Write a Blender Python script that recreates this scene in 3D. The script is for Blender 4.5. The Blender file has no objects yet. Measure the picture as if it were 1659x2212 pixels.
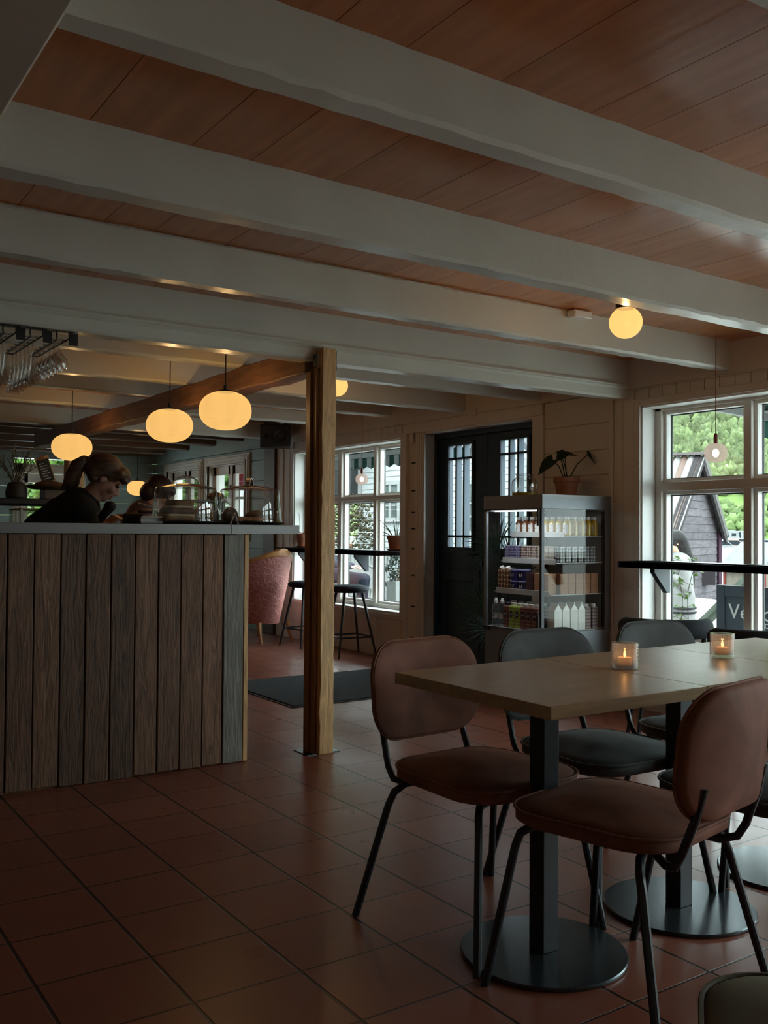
import bpy, bmesh, math, random
from mathutils import Vector, Matrix, Euler
random.seed(7)
SC = bpy.context.scene
COL = SC.collection
R = math.radians

# ------------------------------------------------------------ camera
H = 1.18
def _cam():
    yaw, pit, rol = 0.594249, 0.019952, 0.006789
    fw = Vector((math.sin(yaw)*math.cos(pit), math.cos(yaw)*math.cos(pit), math.sin(pit)))
    r = Vector((math.cos(yaw), -math.sin(yaw), 0)); u = r.cross(fw)
    c, s = math.cos(rol), math.sin(rol)
    r2, u2 = c*r+s*u, -s*r+c*u
    cd = bpy.data.cameras.new('camera'); o = bpy.data.objects.new('camera', cd); COL.objects.link(o)
    cd.sensor_fit = 'VERTICAL'; cd.sensor_height = 24.0; cd.lens = 24.0*2031.4/2212
    cd.clip_start = 0.05; cd.clip_end = 3000
    m = Matrix((r2, u2, -fw)).transposed().to_4x4(); m.translation = (0, 0, H)
    o.matrix_world = m
    SC.camera = o
_cam()

# ------------------------------------------------------------ sky, exposure
SKY = 12.5
w = bpy.data.worlds.new('overcast_sky'); SC.world = w; w.use_nodes = True
nt = w.node_tree; nt.nodes.clear()
wo = nt.nodes.new('ShaderNodeOutputWorld'); bg = nt.nodes.new('ShaderNodeBackground')
tc = nt.nodes.new('ShaderNodeTexCoord'); sx = nt.nodes.new('ShaderNodeSeparateXYZ'); rp = nt.nodes.new('ShaderNodeValToRGB')
nt.links.new(tc.outputs['Generated'], sx.inputs[0]); nt.links.new(sx.outputs['Z'], rp.inputs[0])
rp.color_ramp.elements[0].position = 0.0; rp.color_ramp.elements[0].color = (0.60, 0.70, 0.72, 1)
rp.color_ramp.elements[1].position = 0.5; rp.color_ramp.elements[1].color = (0.84, 0.97, 1.0, 1)
nt.links.new(rp.outputs[0], bg.inputs[0]); bg.inputs[1].default_value = SKY
nt.links.new(bg.outputs[0], wo.inputs[0])
SC.view_settings.view_transform = 'Standard'; SC.view_settings.look = 'None'
SC.view_settings.exposure = 0.16; SC.view_settings.gamma = 1.0; SC.view_settings.use_curve_mapping = False
cy = SC.cycles
cy.use_denoising = True
try: cy.denoiser = 'OPENIMAGEDENOISE'
except Exception: pass
cy.max_bounces = 10; cy.diffuse_bounces = 6; cy.glossy_bounces = 4; cy.transparent_max_bounces = 24; cy.transmission_bounces = 6
cy.caustics_reflective = False; cy.caustics_refractive = False; cy.sample_clamp_indirect = 6.0
def portal(name, x, y, z, sy, sz, rot):
    l = bpy.data.lights.new(name, 'AREA'); l.shape = 'RECTANGLE'; l.size = sy; l.size_y = sz; l.cycles.is_portal = True
    o = bpy.data.objects.new(name, l); COL.objects.link(o); o.location = (x, y, z); o.rotation_euler = rot
for nm, y0, y1, z0, z1 in (('portal_a', 7.07, 9.12, .425, 2.03), ('portal_b', 2.2, 4.27, .425, 2.03), ('portal_c', -.2, 1.75, .425, 2.03),
                           ('portal_d', 10.33, 12.9, 1.15, 2.0), ('portal_f', -2.4, -.6, .425, 2.03)):
    portal(nm, 5.24, (y0+y1)/2, (z0+z1)/2, z1-z0, y1-y0, (0, R(90), 0))


# ------------------------------------------------------------ materials
def _mix(nt, fac, a, b):
    m = nt.nodes.new('ShaderNodeMix'); m.data_type = 'RGBA'
    for i, v in ((0, fac), (6, a), (7, b)):
        if hasattr(v, 'is_output'): nt.links.new(v, m.inputs[i])
        elif i == 0: m.inputs[0].default_value = v
        else: m.inputs[i].default_value = (v[0], v[1], v[2], 1)
    return m.outputs[2]
def mul(c, k): return tuple(min(1, x*k) for x in c)
def mk(name, col, rough=.5, metal=0, var=.15, ns=6, stretch=(1, 1, 1), bump=0, bs=None, isl=0, spec=.5, sheen=0, emit=None, es=1, coat=0, col2=None, detail=4, dist=0, world=False):
    m = bpy.data.materials.new(name); m.use_nodes = True; nt = m.node_tree
    b = nt.nodes['Principled BSDF']
    b.inputs['Roughness'].default_value = rough; b.inputs['Metallic'].default_value = metal
    b.inputs['Specular IOR Level'].default_value = spec
    if sheen: b.inputs['Sheen Weight'].default_value = sheen; b.inputs['Sheen Roughness'].default_value = .4; b.inputs['Sheen Tint'].default_value = (*mul(col, 2.2), 1)
    if coat: b.inputs['Coat Weight'].default_value = coat
    if world:
        gp = nt.nodes.new('ShaderNodeNewGeometry'); src = gp.outputs['Position']
    else:
        t = nt.nodes.new('ShaderNodeTexCoord'); src = t.outputs['Object']
    mp = nt.nodes.new('ShaderNodeMapping'); mp.inputs['Scale'].default_value = stretch
    nt.links.new(src, mp.inputs[0])
    n = nt.nodes.new('ShaderNodeTexNoise'); n.inputs['Scale'].default_value = ns; n.inputs['Detail'].default_value = detail; n.inputs['Distortion'].default_value = dist
    nt.links.new(mp.outputs[0], n.inputs['Vector'])
    mr = nt.nodes.new('ShaderNodeMapRange'); mr.inputs[1].default_value = .3; mr.inputs[2].default_value = .7
    nt.links.new(n.outputs[0], mr.inputs[0])
    c2 = col2 if col2 else mul(col, 1+var)
    out = _mix(nt, mr.outputs[0], mul(col, 1-var) if not col2 else col, c2)
    if isl:
        g = nt.nodes.new('ShaderNodeNewGeometry')
        mr2 = nt.nodes.new('ShaderNodeMapRange'); mr2.inputs[3].default_value = 1-isl; mr2.inputs[4].default_value = 1+isl
        nt.links.new(g.outputs['Random Per Island'], mr2.inputs[0])
        vm = nt.nodes.new('ShaderNodeVectorMath'); vm.operation = 'SCALE'
        nt.links.new(out, vm.inputs[0]); nt.links.new(mr2.outputs[0], vm.inputs['Scale']); out = vm.outputs[0]
        ad = nt.nodes.new('ShaderNodeVectorMath'); ad.operation = 'ADD'   # shift the grain from board to board
        cb = nt.nodes.new('ShaderNodeVectorMath'); cb.operation = 'SCALE'; cb.inputs[0].default_value = (37, 53, 71)
        nt.links.new(g.outputs['Random Per Island'], cb.inputs['Scale']); nt.links.new(mp.outputs[0], ad.inputs[0]); nt.links.new(cb.outputs[0], ad.inputs[1])
        nt.links.new(ad.outputs[0], n.inputs['Vector'])
    nt.links.new(out, b.inputs['Base Color'])
    if bump:
        n2 = n
        if bs:
            n2 = nt.nodes.new('ShaderNodeTexNoise'); n2.inputs['Scale'].default_value = bs; n2.inputs['Detail'].default_value = 3
            nt.links.new(mp.outputs[0], n2.inputs['Vector'])
        bp = nt.nodes.new('ShaderNodeBump'); bp.inputs['Strength'].default_value = bump; bp.inputs['Distance'].default_value = .01
        nt.links.new(n2.outputs[0], bp.inputs['Height']); nt.links.new(bp.outputs[0], b.inputs['Normal'])
    if emit:
        b.inputs['Emission Color'].default_value = (*emit, 1); b.inputs['Emission Strength'].default_value = es
    return m
def glass(name, tint=(1, 1, 1), ior=1.45, gain=1.0, rough=.01, milk=0, milkc=(.8, .8, .8)):
    m = bpy.data.materials.new(name); m.use_nodes = True; nt = m.node_tree; nt.nodes.clear()
    o = nt.nodes.new('ShaderNodeOutputMaterial'); mx = nt.nodes.new('ShaderNodeMixShader')
    t = nt.nodes.new('ShaderNodeBsdfTransparent'); g = nt.nodes.new('ShaderNodeBsdfGlossy')
    fr = nt.nodes.new('ShaderNodeFresnel'); gm = nt.nodes.new('ShaderNodeNewGeometry'); io = nt.nodes.new('ShaderNodeMapRange')
    io.inputs[3].default_value = ior; io.inputs[4].default_value = 1/ior; nt.links.new(gm.outputs['Backfacing'], io.inputs[0]); nt.links.new(io.outputs[0], fr.inputs[0])
    ml = nt.nodes.new('ShaderNodeMath'); ml.operation = 'MULTIPLY'; ml.use_clamp = True; ml.inputs[1].default_value = gain
    t.inputs[0].default_value = (*tint, 1); g.inputs['Roughness'].default_value = rough
    nt.links.new(fr.outputs[0], ml.inputs[0]); nt.links.new(ml.outputs[0], mx.inputs[0])
    base = t.outputs[0]
    if milk:
        tl = nt.nodes.new('ShaderNodeBsdfTranslucent'); tl.inputs[0].default_value = (*milkc, 1)
        m2 = nt.nodes.new('ShaderNodeMixShader'); m2.inputs[0].default_value = milk
        nt.links.new(t.outputs[0], m2.inputs[1]); nt.links.new(tl.outputs[0], m2.inputs[2]); base = m2.outputs[0]
    nt.links.new(base, mx.inputs[1]); nt.links.new(g.outputs[0], mx.inputs[2]); nt.links.new(mx.outputs[0], o.inputs[0])
    return m
def emis(name, col, s):
    m = bpy.data.materials.new(name); m.use_nodes = True; nt = m.node_tree; nt.nodes.clear()
    o = nt.nodes.new('ShaderNodeOutputMaterial'); e = nt.nodes.new('ShaderNodeEmission')
    e.inputs[0].default_value = (*col, 1); e.inputs[1].default_value = s; nt.links.new(e.outputs[0], o.inputs[0]); return m
def opal(name, col, s, clearness=.3):
    # diffusing opal glass lit from inside; part of the bulb light passes straight through
    m = bpy.data.materials.new(name); m.use_nodes = True; nt = m.node_tree; b = nt.nodes['Principled BSDF']; o = nt.nodes['Material Output']
    b.inputs['Base Color'].default_value = (.10, .085, .06, 1); b.inputs['Roughness'].default_value = .6; b.inputs['Specular IOR Level'].default_value = .15
    b.inputs['Emission Color'].default_value = (*col, 1)
    t = nt.nodes.new('ShaderNodeTexCoord'); n = nt.nodes.new('ShaderNodeTexNoise'); mp = nt.nodes.new('ShaderNodeMapping')
    mp.inputs['Scale'].default_value = (1, 1, .25); n.inputs['Scale'].default_value = 9
    nt.links.new(t.outputs['Object'], mp.inputs[0]); nt.links.new(mp.outputs[0], n.inputs['Vector'])
    mr = nt.nodes.new('ShaderNodeMapRange'); mr.inputs[1].default_value = .3; mr.inputs[2].default_value = .7; mr.inputs[3].default_value = s*.93; mr.inputs[4].default_value = s*1.07
    nt.links.new(n.outputs[0], mr.inputs[0]); nt.links.new(mr.outputs[0], b.inputs['Emission Strength'])
    tr = nt.nodes.new('ShaderNodeBsdfTransparent'); mx = nt.nodes.new('ShaderNodeMixShader'); mx.inputs[0].default_value = clearness
    nt.links.new(b.outputs[0], mx.inputs[1]); nt.links.new(tr.outputs[0], mx.inputs[2]); nt.links.new(mx.outputs[0], o.inputs[0])
    return m
def bulb(parent, z, e, col=(1, .60, .25), rr=.008):
    l = bpy.data.lights.new('bulb_light', 'POINT'); l.energy = e; l.color = col; l.shadow_soft_size = rr
    o = bpy.data.objects.new('bulb_light', l); COL.objects.link(o); o.parent = parent; o.location = (0, 0, z)

# ------------------------------------------------------------ mesh builder
def V(*a): return Vector(a)
class MB:
    def __init__(s): s.v = []; s.f = []
    def add(s, vs, fs):
        k = len(s.v); s.v += [tuple(x) for x in vs]; s.f += [tuple(i+k for i in q) for q in fs]; return s
    def box(s, x0, x1, y0, y1, z0, z1):
        vs = [(x, y, z) for z in (z0, z1) for y in (y0, y1) for x in (x0, x1)]
        return s.add(vs, [(0, 2, 3, 1), (4, 5, 7, 6), (0, 1, 5, 4), (2, 6, 7, 3), (0, 4, 6, 2), (1, 3, 7, 5)])
    def obox(s, c, d, rot):
        m = Euler(rot).to_matrix() if not isinstance(rot, Matrix) else rot
        vs = [Vector(c)+m @ Vector((x*d[0]/2, y*d[1]/2, z*d[2]/2)) for z in (-1, 1) for y in (-1, 1) for x in (-1, 1)]
        return s.add(vs, [(0, 2, 3, 1), (4, 5, 7, 6), (0, 1, 5, 4), (2, 6, 7, 3), (0, 4, 6, 2), (1, 3, 7, 5)])
    def bar(s, p, q, w, h, up=(0, 0, 1)):
        p, q = Vector(p), Vector(q); d = (q-p); L = d.length; d.normalize()
        a = d.cross(Vector(up)); a = a.normalized() if a.length > 1e-6 else Vector((1, 0, 0)); b = a.cross(d)
        return s.obox((p+q)/2, (w, L, h), Matrix((a, d, b)).transposed())
    def ring(s, c, d, r, n, ref):
        a = d.cross(ref)
        if a.length < 1e-5: a = d.cross(Vector((1, 0, 0)))
        a.normalize(); b = d.cross(a).normalized()
        return [Vector(c)+r*(math.cos(t)*a+math.sin(t)*b) for t in [2*math.pi*i/n for i in range(n)]]
    def tube(s, path, r, n=8, ref=(0.013, 0.017, 1)):
        path = [Vector(p) for p in path]; ref = Vector(ref); rings = []
        for i, p in enumerate(path):
            d = (path[min(i+1, len(path)-1)]-path[max(i-1, 0)]).normalized()
            rr = r[i] if isinstance(r, (list, tuple)) else r
            rings.append(s.ring(p, d, rr, n, ref))
        return s.loft(rings)
    def loft(s, rings, cap=True, close=False):
        n = len(rings[0]); vs = [v for q in rings for v in q]; fs = []
        m = len(rings)
        for i in range(m if close else m-1):
            for j in range(n):
                a, b = i*n+j, i*n+(j+1) % n; c, d = ((i+1) % m)*n+(j+1) % n, ((i+1) % m)*n+j
                fs.append((a, b, c, d))
        if cap and not close: fs += [tuple(range(n))[::-1], tuple((m-1)*n+j for j in range(n))]
        return s.add(vs, fs)
    def lathe(s, prof, c=(0, 0, 0), n=24, sx=1, sy=1, cap=True):
        rings = [[(c[0]+r*sx*math.cos(2*math.pi*i/n), c[1]+r*sy*math.sin(2*math.pi*i/n), c[2]+z) for i in range(n)] for r, z in prof]
        return s.loft(rings, cap)
    def cyl(s, c, r, h, n=20): return s.lathe([(r, 0), (r, h)], c, n)
    def ball(s, c, rx, ry=None, rz=None, n=16, m=10, rot=None):
        ry = ry or rx; rz = rz or rx; rings = []
        M = Euler(rot).to_matrix() if rot else Matrix.Identity(3)
        for k in range(m+1):
            t = math.pi*min(max(k/m, .004), .996)
            rings.append([Vector(c)+M @ Vector((rx*math.sin(t)*math.cos(2*math.pi*i/n), ry*math.sin(t)*math.sin(2*math.pi*i/n), -rz*math.cos(t))) for i in range(n)])
        return s.loft(rings)
    def cap(s, p, q, r0, r1, n=12):
        p, q = Vector(p), Vector(q); d = (q-p).normalized(); ref = Vector((.31, .17, .93)); rings = []
        for k in range(5):
            t = math.pi/2*(k/4); rings.append(s.ring(p-d*r0*math.cos(t), d, max(r0*math.sin(t), .0005), n, ref))
        for k in range(5):
            t = math.pi/2*(k/4); rings.append(s.ring(q+d*r1*math.sin(t), d, max(r1*math.cos(t), .0005), n, ref))
        return s.loft(rings)
    def prism(s, pts, axis, a, b):
        # pts: outline in the two other axes, in order
        def P(u, v, w): return {'x': (w, u, v), 'y': (u, w, v), 'z': (u, v, w)}[axis]
        n = len(pts); vs = [P(u, v, a) for u, v in pts]+[P(u, v, b) for u, v in pts]
        fs = [tuple(range(n)), tuple(range(2*n-1, n-1, -1))]+[(i, i+n, (i+1) % n+n, (i+1) % n) for i in range(n)]
        return s.add(vs, fs)
    def grid(s, fn, nu, nv):
        vs = [fn(i/nu, j/nv) for j in range(nv+1) for i in range(nu+1)]
        return s.add(vs, [(j*(nu+1)+i, j*(nu+1)+i+1, (j+1)*(nu+1)+i+1, (j+1)*(nu+1)+i) for j in range(nv) for i in range(nu)])
    def text(s, body, size, M, ext=.0015, align='CENTER'):
        c = bpy.data.curves.new('t', 'FONT'); c.body = body; c.size = size; c.extrude = ext; c.align_x = align; c.resolution_u = 2
        o = bpy.data.objects.new('t', c); me = bpy.data.meshes.new_from_object(o)
        s.add([M @ v.co for v in me.vertices], [tuple(p.vertices) for p in me.polygons])
        bpy.data.objects.remove(o); bpy.data.meshes.remove(me); return s
    def shift(s, d): s.v = [(x+d[0], y+d[1], z+d[2]) for x, y, z in s.v]; return s
    def xf(s, M, k=0):
        s.v = s.v[:k]+[tuple(M @ Vector(p)) for p in s.v[k:]]; return s

def tag(o, label=None, cat=None, group=None, kind=None):
    if label: o['label'] = label
    if cat: o['category'] = cat
    if group: o['group'] = group
    if kind: o['kind'] = kind
    return o
def top(o):
    while o.parent: o = o.parent
    return o
def part(name, mb, mat, parent, label=None, world=False, bev=0, ang=35, kind=None, seg=2, remesh=0, sub=0, smooth=0):
    """links the builder as ONE mesh object; world=True: the vertices are world coordinates"""
    vs = mb.v
    loc = Vector((0, 0, 0))
    if parent is not None and world:
        d = Vector((0, 0, 0)); p = parent
        while p: d += p.location; p = p.parent
        vs = [tuple(Vector(v)-d) for v in vs]
    if parent is None:
        xs, ys, zs = zip(*vs); loc = Vector(((min(xs)+max(xs))/2, (min(ys)+max(ys))/2, min(zs)))
        vs = [tuple(Vector(v)-loc) for v in vs]
    me = bpy.data.meshes.new(name); me.from_pydata(vs, [], mb.f)
    bm = bmesh.new(); bm.from_mesh(me); bmesh.ops.recalc_face_normals(bm, faces=bm.faces); bm.to_mesh(me); bm.free()
    for p in me.polygons: p.use_smooth = True
    me.set_sharp_from_angle(angle=R(ang))
    o = bpy.data.objects.new(name, me); COL.objects.link(o); o.parent = parent; o.location = loc
    me.materials.append(mat)
    if remesh:
        r = o.modifiers.new('r', 'REMESH'); r.mode = 'VOXEL'; r.voxel_size = remesh; r.use_smooth_shade = True
        if smooth: k = o.modifiers.new('s', 'SMOOTH'); k.iterations = smooth; k.factor = .5
    if bev:
        b = o.modifiers.new('b', 'BEVEL'); b.width = bev; b.segments = seg; b.limit_method = 'ANGLE'; b.angle_limit = R(40)
    if sub:
        b = o.modifiers.new('u', 'SUBSURF'); b.levels = sub; b.render_levels = sub
    if label: o['label'] = label
    if kind: o['kind'] = kind
    return o
def thing(name, label, cat, loc=(0, 0, 0), rz=0, group=None, kind=None):
    o = bpy.data.objects.new(name, None); COL.objects.link(o); o.empty_display_size = .05
    o.location = loc; o.rotation_euler = (0, 0, rz)
    return tag(o, label, cat, group, kind)
def single(name, mb, mat, label, cat, group=None, **k):
    return tag(part(name, mb, mat, None, **k), label, cat, group)
def struct(name, mb, mat, **k):
    o = part(name, mb, mat, None, **k); o['kind'] = 'structure'; return o
def dup(root, loc, rz=None, label=None, group=None):
    r = root.copy(); COL.objects.link(r); r.location = loc
    if rz is not None: r.rotation_euler = (0, 0, rz)
    if label: r['label'] = label
    if group: r['group'] = group
    for ch in list(root.children):
        c = ch.copy(); COL.objects.link(c); c.parent = r
        for g in list(ch.children):
            d = g.copy(); COL.objects.link(d); d.parent = c
    return r
def rrect(hw, hh, rad, n=6, exp=None):
    pts = []
    for cx, cz, a0 in ((hw-rad, hh-rad, 0), (-hw+rad, hh-rad, 90), (-hw+rad, -hh+rad, 180), (hw-rad, -hh+rad, 270)):
        for i in range(n+1):
            a = R(a0+90*i/n); pts.append((cx+rad*math.cos(a), cz+rad*math.sin(a)))
    return pts
# ------------------------------------------------------------ palette
M = {}
M['beam'] = mk('beam_paint', (.665, .68, .615), .28, var=.05, ns=3, bump=.25, bs=14)
M['wall'] = mk('wall_paint', (.70, .655, .59), .5, var=.05, ns=2, bump=.1, bs=20)
M['trimw'] = mk('trim_paint', (.66, .62, .56), .45, var=.04, ns=3)
M['white'] = mk('white_paint', (.80, .80, .78), .4, var=.03, ns=3)
M['bluew'] = mk('blue_green_boards', (.27, .36, .35), .5, var=.10, ns=3, stretch=(1, 1, 6), isl=.10, bump=.1)
M['ceil'] = mk('ceiling_boards', (.48, .178, .060), .21, var=.13, ns=5, stretch=(5, .5, 1), isl=.13, bump=.06, bs=9, spec=.65)
M['dark_ceil'] = mk('dark_brown_beam', (.10, .055, .03), .5, var=.2, ns=5, stretch=(.6, 5, 5), bump=.2)
M['cream_ceil'] = mk('cream_ceiling', (.55, .47, .36), .5, var=.06, ns=3)
M['timber'] = mk('brown_timber', (.20, .095, .045), .55, var=.3, ns=6, stretch=(6, .8, 6), bump=.3)
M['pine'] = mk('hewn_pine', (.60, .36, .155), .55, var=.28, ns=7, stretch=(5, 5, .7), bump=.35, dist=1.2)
M['pine_dark'] = mk('dark_pine', (.26, .115, .045), .5, var=.3, ns=7, stretch=(5, 5, .7), bump=.3, dist=1)
M['plank'] = mk('reclaimed_boards', (.145, .074, .041), .7, var=.5, ns=5, stretch=(8, 8, .9), isl=.42, bump=.55, dist=1.5, detail=8)
M['plank_grey'] = mk('weathered_grey_board', (.19, .18, .155), .7, var=.35, ns=5, stretch=(8, 8, .9), bump=.5, dist=1.5, detail=8)
M['steel'] = mk('brushed_steel', (.20, .195, .19), .42, metal=.6, var=.06, ns=4, stretch=(1, 30, 30))
M['chrome'] = mk('bright_steel', (.62, .62, .62), .2, metal=1, var=.03)
M['black'] = mk('black_metal', (.012, .013, .016), .42, var=.1, ns=8)
M['blacks'] = mk('black_steel_plate', (.065, .08, .09), .24, metal=.7, var=.2, ns=5)
M['blackp'] = mk('black_plastic', (.012, .012, .013), .5, var=.1, ns=10)
M['blueb'] = mk('blue_black_paint', (.014, .026, .045), .38, var=.12, ns=4)
M['door'] = mk('midnight_door_paint', (.018, .042, .075), .32, var=.12, ns=5)
M['oak'] = mk('oak_veneer', (.43, .295, .165), .33, var=.14, ns=5, stretch=(1, 14, 14), bump=.05, dist=.6, detail=6)
M['pink'] = mk('dusty_pink_velvet', (.215, .080, .047), .8, var=.32, ns=7, sheen=.12, dist=.4)
M['grey'] = mk('grey_green_velvet', (.068, .074, .074), .8, var=.28, ns=7, sheen=.4, dist=.4)
M['olive'] = mk('dark_olive_velvet', (.075, .06, .03), .8, var=.2, ns=7, sheen=.3)
M['navy'] = mk('dark_navy_velvet', (.014, .02, .03), .8, var=.2, ns=7, sheen=.25)
M['terra'] = mk('terracotta', (.42, .165, .085), .75, var=.12, ns=9, bump=.1)
M['soil'] = mk('potting_soil', (.03, .02, .013), .95, var=.4, ns=40, bump=.5)
M['leaf'] = mk('dark_green_leaf', (.018, .045, .03), .38, var=.25, ns=6)
M['palm'] = mk('dark_palm_leaf', (.014, .034, .022), .62, var=.25, ns=6, spec=.2)
M['leafl'] = mk('striped_green_leaf', (.10, .21, .09), .45, var=.35, ns=9)
M['glass'] = glass('window_glass', (.97, 1, .99))
M['clear'] = glass('clear_glass', (.94, .95, .94), 1.5, 2.6, .02)
M['stemware'] = glass('stemware', (.90, .90, .89), 1.6, 3.0, .04)
M['fglass'] = glass('fridge_glass', (.97, .98, .97), 1.45, .42)
M['cord'] = mk('black_cable', (.01, .01, .01), .6)
M['rcord'] = mk('rust_red_cable', (.23, .045, .028), .5)
M['opal'] = opal('lit_opal_glass', (1.0, .57, .165), .76)
M['lint'] = mk('white_cable', (.6, .57, .5), .5)
M['card'] = mk('white_card', (.75, .73, .70), .7, var=.04)

# ------------------------------------------------------------ the room
XW = 4.975
def floor_mat():
    m = bpy.data.materials.new('terracotta_tiles'); m.use_nodes = True; nt = m.node_tree; b = nt.nodes['Principled BSDF']
    N = nt.nodes.new; L = nt.links.new
    g = N('ShaderNodeNewGeometry'); s = N('ShaderNodeSeparateXYZ'); L(g.outputs['Position'], s.inputs[0])
    def mth(op, a, b_=None, c=None):
        n = N('ShaderNodeMath'); n.operation = op
        for i, v in enumerate((a, b_, c)):
            if v is None: continue
            if hasattr(v, 'is_output'): L(v, n.inputs[i])
            else: n.inputs[i].default_value = v
        return n.outputs[0]
    u = mth('DIVIDE', mth('SUBTRACT', s.outputs[0], .938), .3055); v = mth('DIVIDE', mth('SUBTRACT', s.outputs[1], 4.334), .3015)
    fu, fv = mth('FRACT', u), mth('FRACT', v)
    eu = mth('MINIMUM', fu, mth('SUBTRACT', 1.0, fu)); ev = mth('MINIMUM', fv, mth('SUBTRACT', 1.0, fv))
    # joints along y are wider than joints along x
    d = mth('MINIMUM', mth('MULTIPLY', eu, .85), mth('MULTIPLY', ev, 1.25))
    wob = N('ShaderNodeTexNoise'); wob.inputs['Scale'].default_value = 25; L(g.outputs['Position'], wob.inputs['Vector'])
    d2 = mth('ADD', d, mth('MULTIPLY', mth('SUBTRACT', wob.outputs[0], .5), .006))
    mask = N('ShaderNodeMapRange'); mask.inputs[1].default_value = .009; mask.inputs[2].default_value = .016; L(d2, mask.inputs[0])
    cx = N('ShaderNodeCombineXYZ'); L(mth('FLOOR', u), cx.inputs[0]); L(mth('FLOOR', v), cx.inputs[1])
    wn = N('ShaderNodeTexWhiteNoise'); L(cx.outputs[0], wn.inputs['Vector'])
    cl = N('ShaderNodeTexNoise'); cl.inputs['Scale'].default_value = 3.5; cl.inputs['Detail'].default_value = 6; L(g.outputs['Position'], cl.inputs['Vector'])
    t1 = _mix(nt, wn.outputs[0], (.21, .064, .036), (.265, .086, .050))
    fcl = N('ShaderNodeMapRange'); fcl.inputs[1].default_value = .35; fcl.inputs[2].default_value = .75; fcl.inputs[3].default_value = 0; fcl.inputs[4].default_value = .35
    L(cl.outputs[0], fcl.inputs[0])
    t2 = _mix(nt, fcl.outputs[0], t1, (.165, .078, .058))
    L(_mix(nt, mask.outputs[0], (.022, .014, .011), t2), b.inputs['Base Color'])
    r = N('ShaderNodeMapRange'); r.inputs[1].default_value = .3; r.inputs[2].default_value = .7; r.inputs[3].default_value = .27; r.inputs[4].default_value = .34; b.inputs['Specular IOR Level'].default_value = .62
    L(cl.outputs[0], r.inputs[0]); L(r.outputs[0], b.inputs['Roughness'])
    bp = N('ShaderNodeBump'); bp.inputs['Strength'].default_value = .6; bp.inputs['Distance'].default_value = .006
    hh = mth('ADD', mask.outputs[0], mth('MULTIPLY', cl.outputs[0], .015)); L(hh, bp.inputs['Height']); L(bp.outputs[0], b.inputs['Normal'])
    return m
struct('floor', MB().box(-2.6, XW+.25, -2.6, 13.6, -.12, 0), floor_mat())

mb = MB(); x = -2.6; wd = [.2, .3, .33, .2, .27, .24, .31]; i = 0
while x < XW:
    ww = wd[i % 7]; mb.box(x+.0012, min(x+ww-.0012, XW+.1), -2.6, 9.3, 2.35, 2.40); x += ww; i += 1
mb.box(-2.6, XW+.2, -2.6, 9.3, 2.385, 2.45)
struct('ceiling', mb, M['ceil'])
struct('ceiling_rear', MB().box(-2.6, XW+.2, 9.3, 13.6, 2.42, 2.5), M['cream_ceil'])

# beams, each one its own
def wobble_beam(y0, y1, z0, z1, x0, x1, mat, name='ceiling_beam', amp=.0028):
    rng = random.Random(int(y0*100)); n = 60; rings = []
    for k in range(n+1):
        x = x0+(x1-x0)*k/n
        a, b, c = (rng.uniform(-amp, amp) for _ in range(3))
        rings.append([(x, y0+a, z1), (x, y0+a, z0+b+.012), (x, y0+a+.012, z0+b), (x, y1-.012, z0+c), (x, y1, z0+c+.012), (x, y1, z1)])
    return struct(name, MB().loft(rings), mat)
for y0, y1, zb, x0 in ((.98, 1.08, 2.18, -2.5), (1.84, 1.935, 2.185, .47), (2.69, 2.795, 2.166, .47), (3.555, 3.645, 2.175, .47), (5.22, 5.32, 2.175, -2.5), (6.11, 6.2, 2.178, -2.5), (7.2, 7.29, 2.24, -2.5)):
    wobble_beam(y0, y1, zb, 2.352, x0, XW-.01, M['beam'])
wobble_beam(.1, .2, 2.18, 2.352, -2.5, XW-.01, M['beam'])
wobble_beam(4.37, 4.49, 2.09, 2.352, -2.5, XW-.01, M['beam'], amp=.002)
wobble_beam(8.1, 8.19, 2.235, 2.352, -2.5, XW-.01, M['beam'])
wobble_beam(9.27, 9.42, 2.185, 2.44, -2.5, 4.86, M['beam'])
# moulding along the lintel over the bar
struct('trim_1', MB().prism([(4.37, 2.192), (4.352, 2.188), (4.347, 2.178), (4.356, 2.172), (4.352, 2.164), (4.360, 2.156), (4.37, 2.152)], 'x', -2.5, XW-.02), M['beam'])
for y in (10.2, 11.0, 11.86, 12.74, 13.3):
    wobble_beam(y, y+.12, 2.24, 2.43, -2.5, XW-.1, M['dark_ceil'], 'rear_beam')
struct('long_beam', MB().box(.12, .477, -2.5, 4.36, 2.14, 2.352), mk('long_beam_paint', (.5, .46, .40), .5, var=.06), bev=.008)

# walls
def wall_with_holes(name, mat, x0, x1, y0, y1, z0, z1, holes):
    ys = sorted({y0, y1, *[h[0] for h in holes], *[h[1] for h in holes]}); mb = MB()
    for a, b in zip(ys, ys[1:]):
        hs = [h for h in holes if h[0] <= a and h[1] >= b]
        if hs:
            h = hs[0]
            if h[2] > z0: mb.box(x0, x1, a, b, z0, h[2])
            if h[3] < z1: mb.box(x0, x1, a, b, h[3], z1)
        else: mb.box(x0, x1, a, b, z0, z1)
    return struct(name, mb, mat)
wall_with_holes('wall_right', M['wall'], XW, XW+.25, -2.6, 9.5, 0, 2.42, [(-2.4, -.6, .425, 2.03), (-.2, 1.75, .425, 2.03), (2.2, 4.27, .425, 2.03), (5.31, 6.75, 0, 2.06), (7.07, 9.12, .425, 2.03)])
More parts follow.
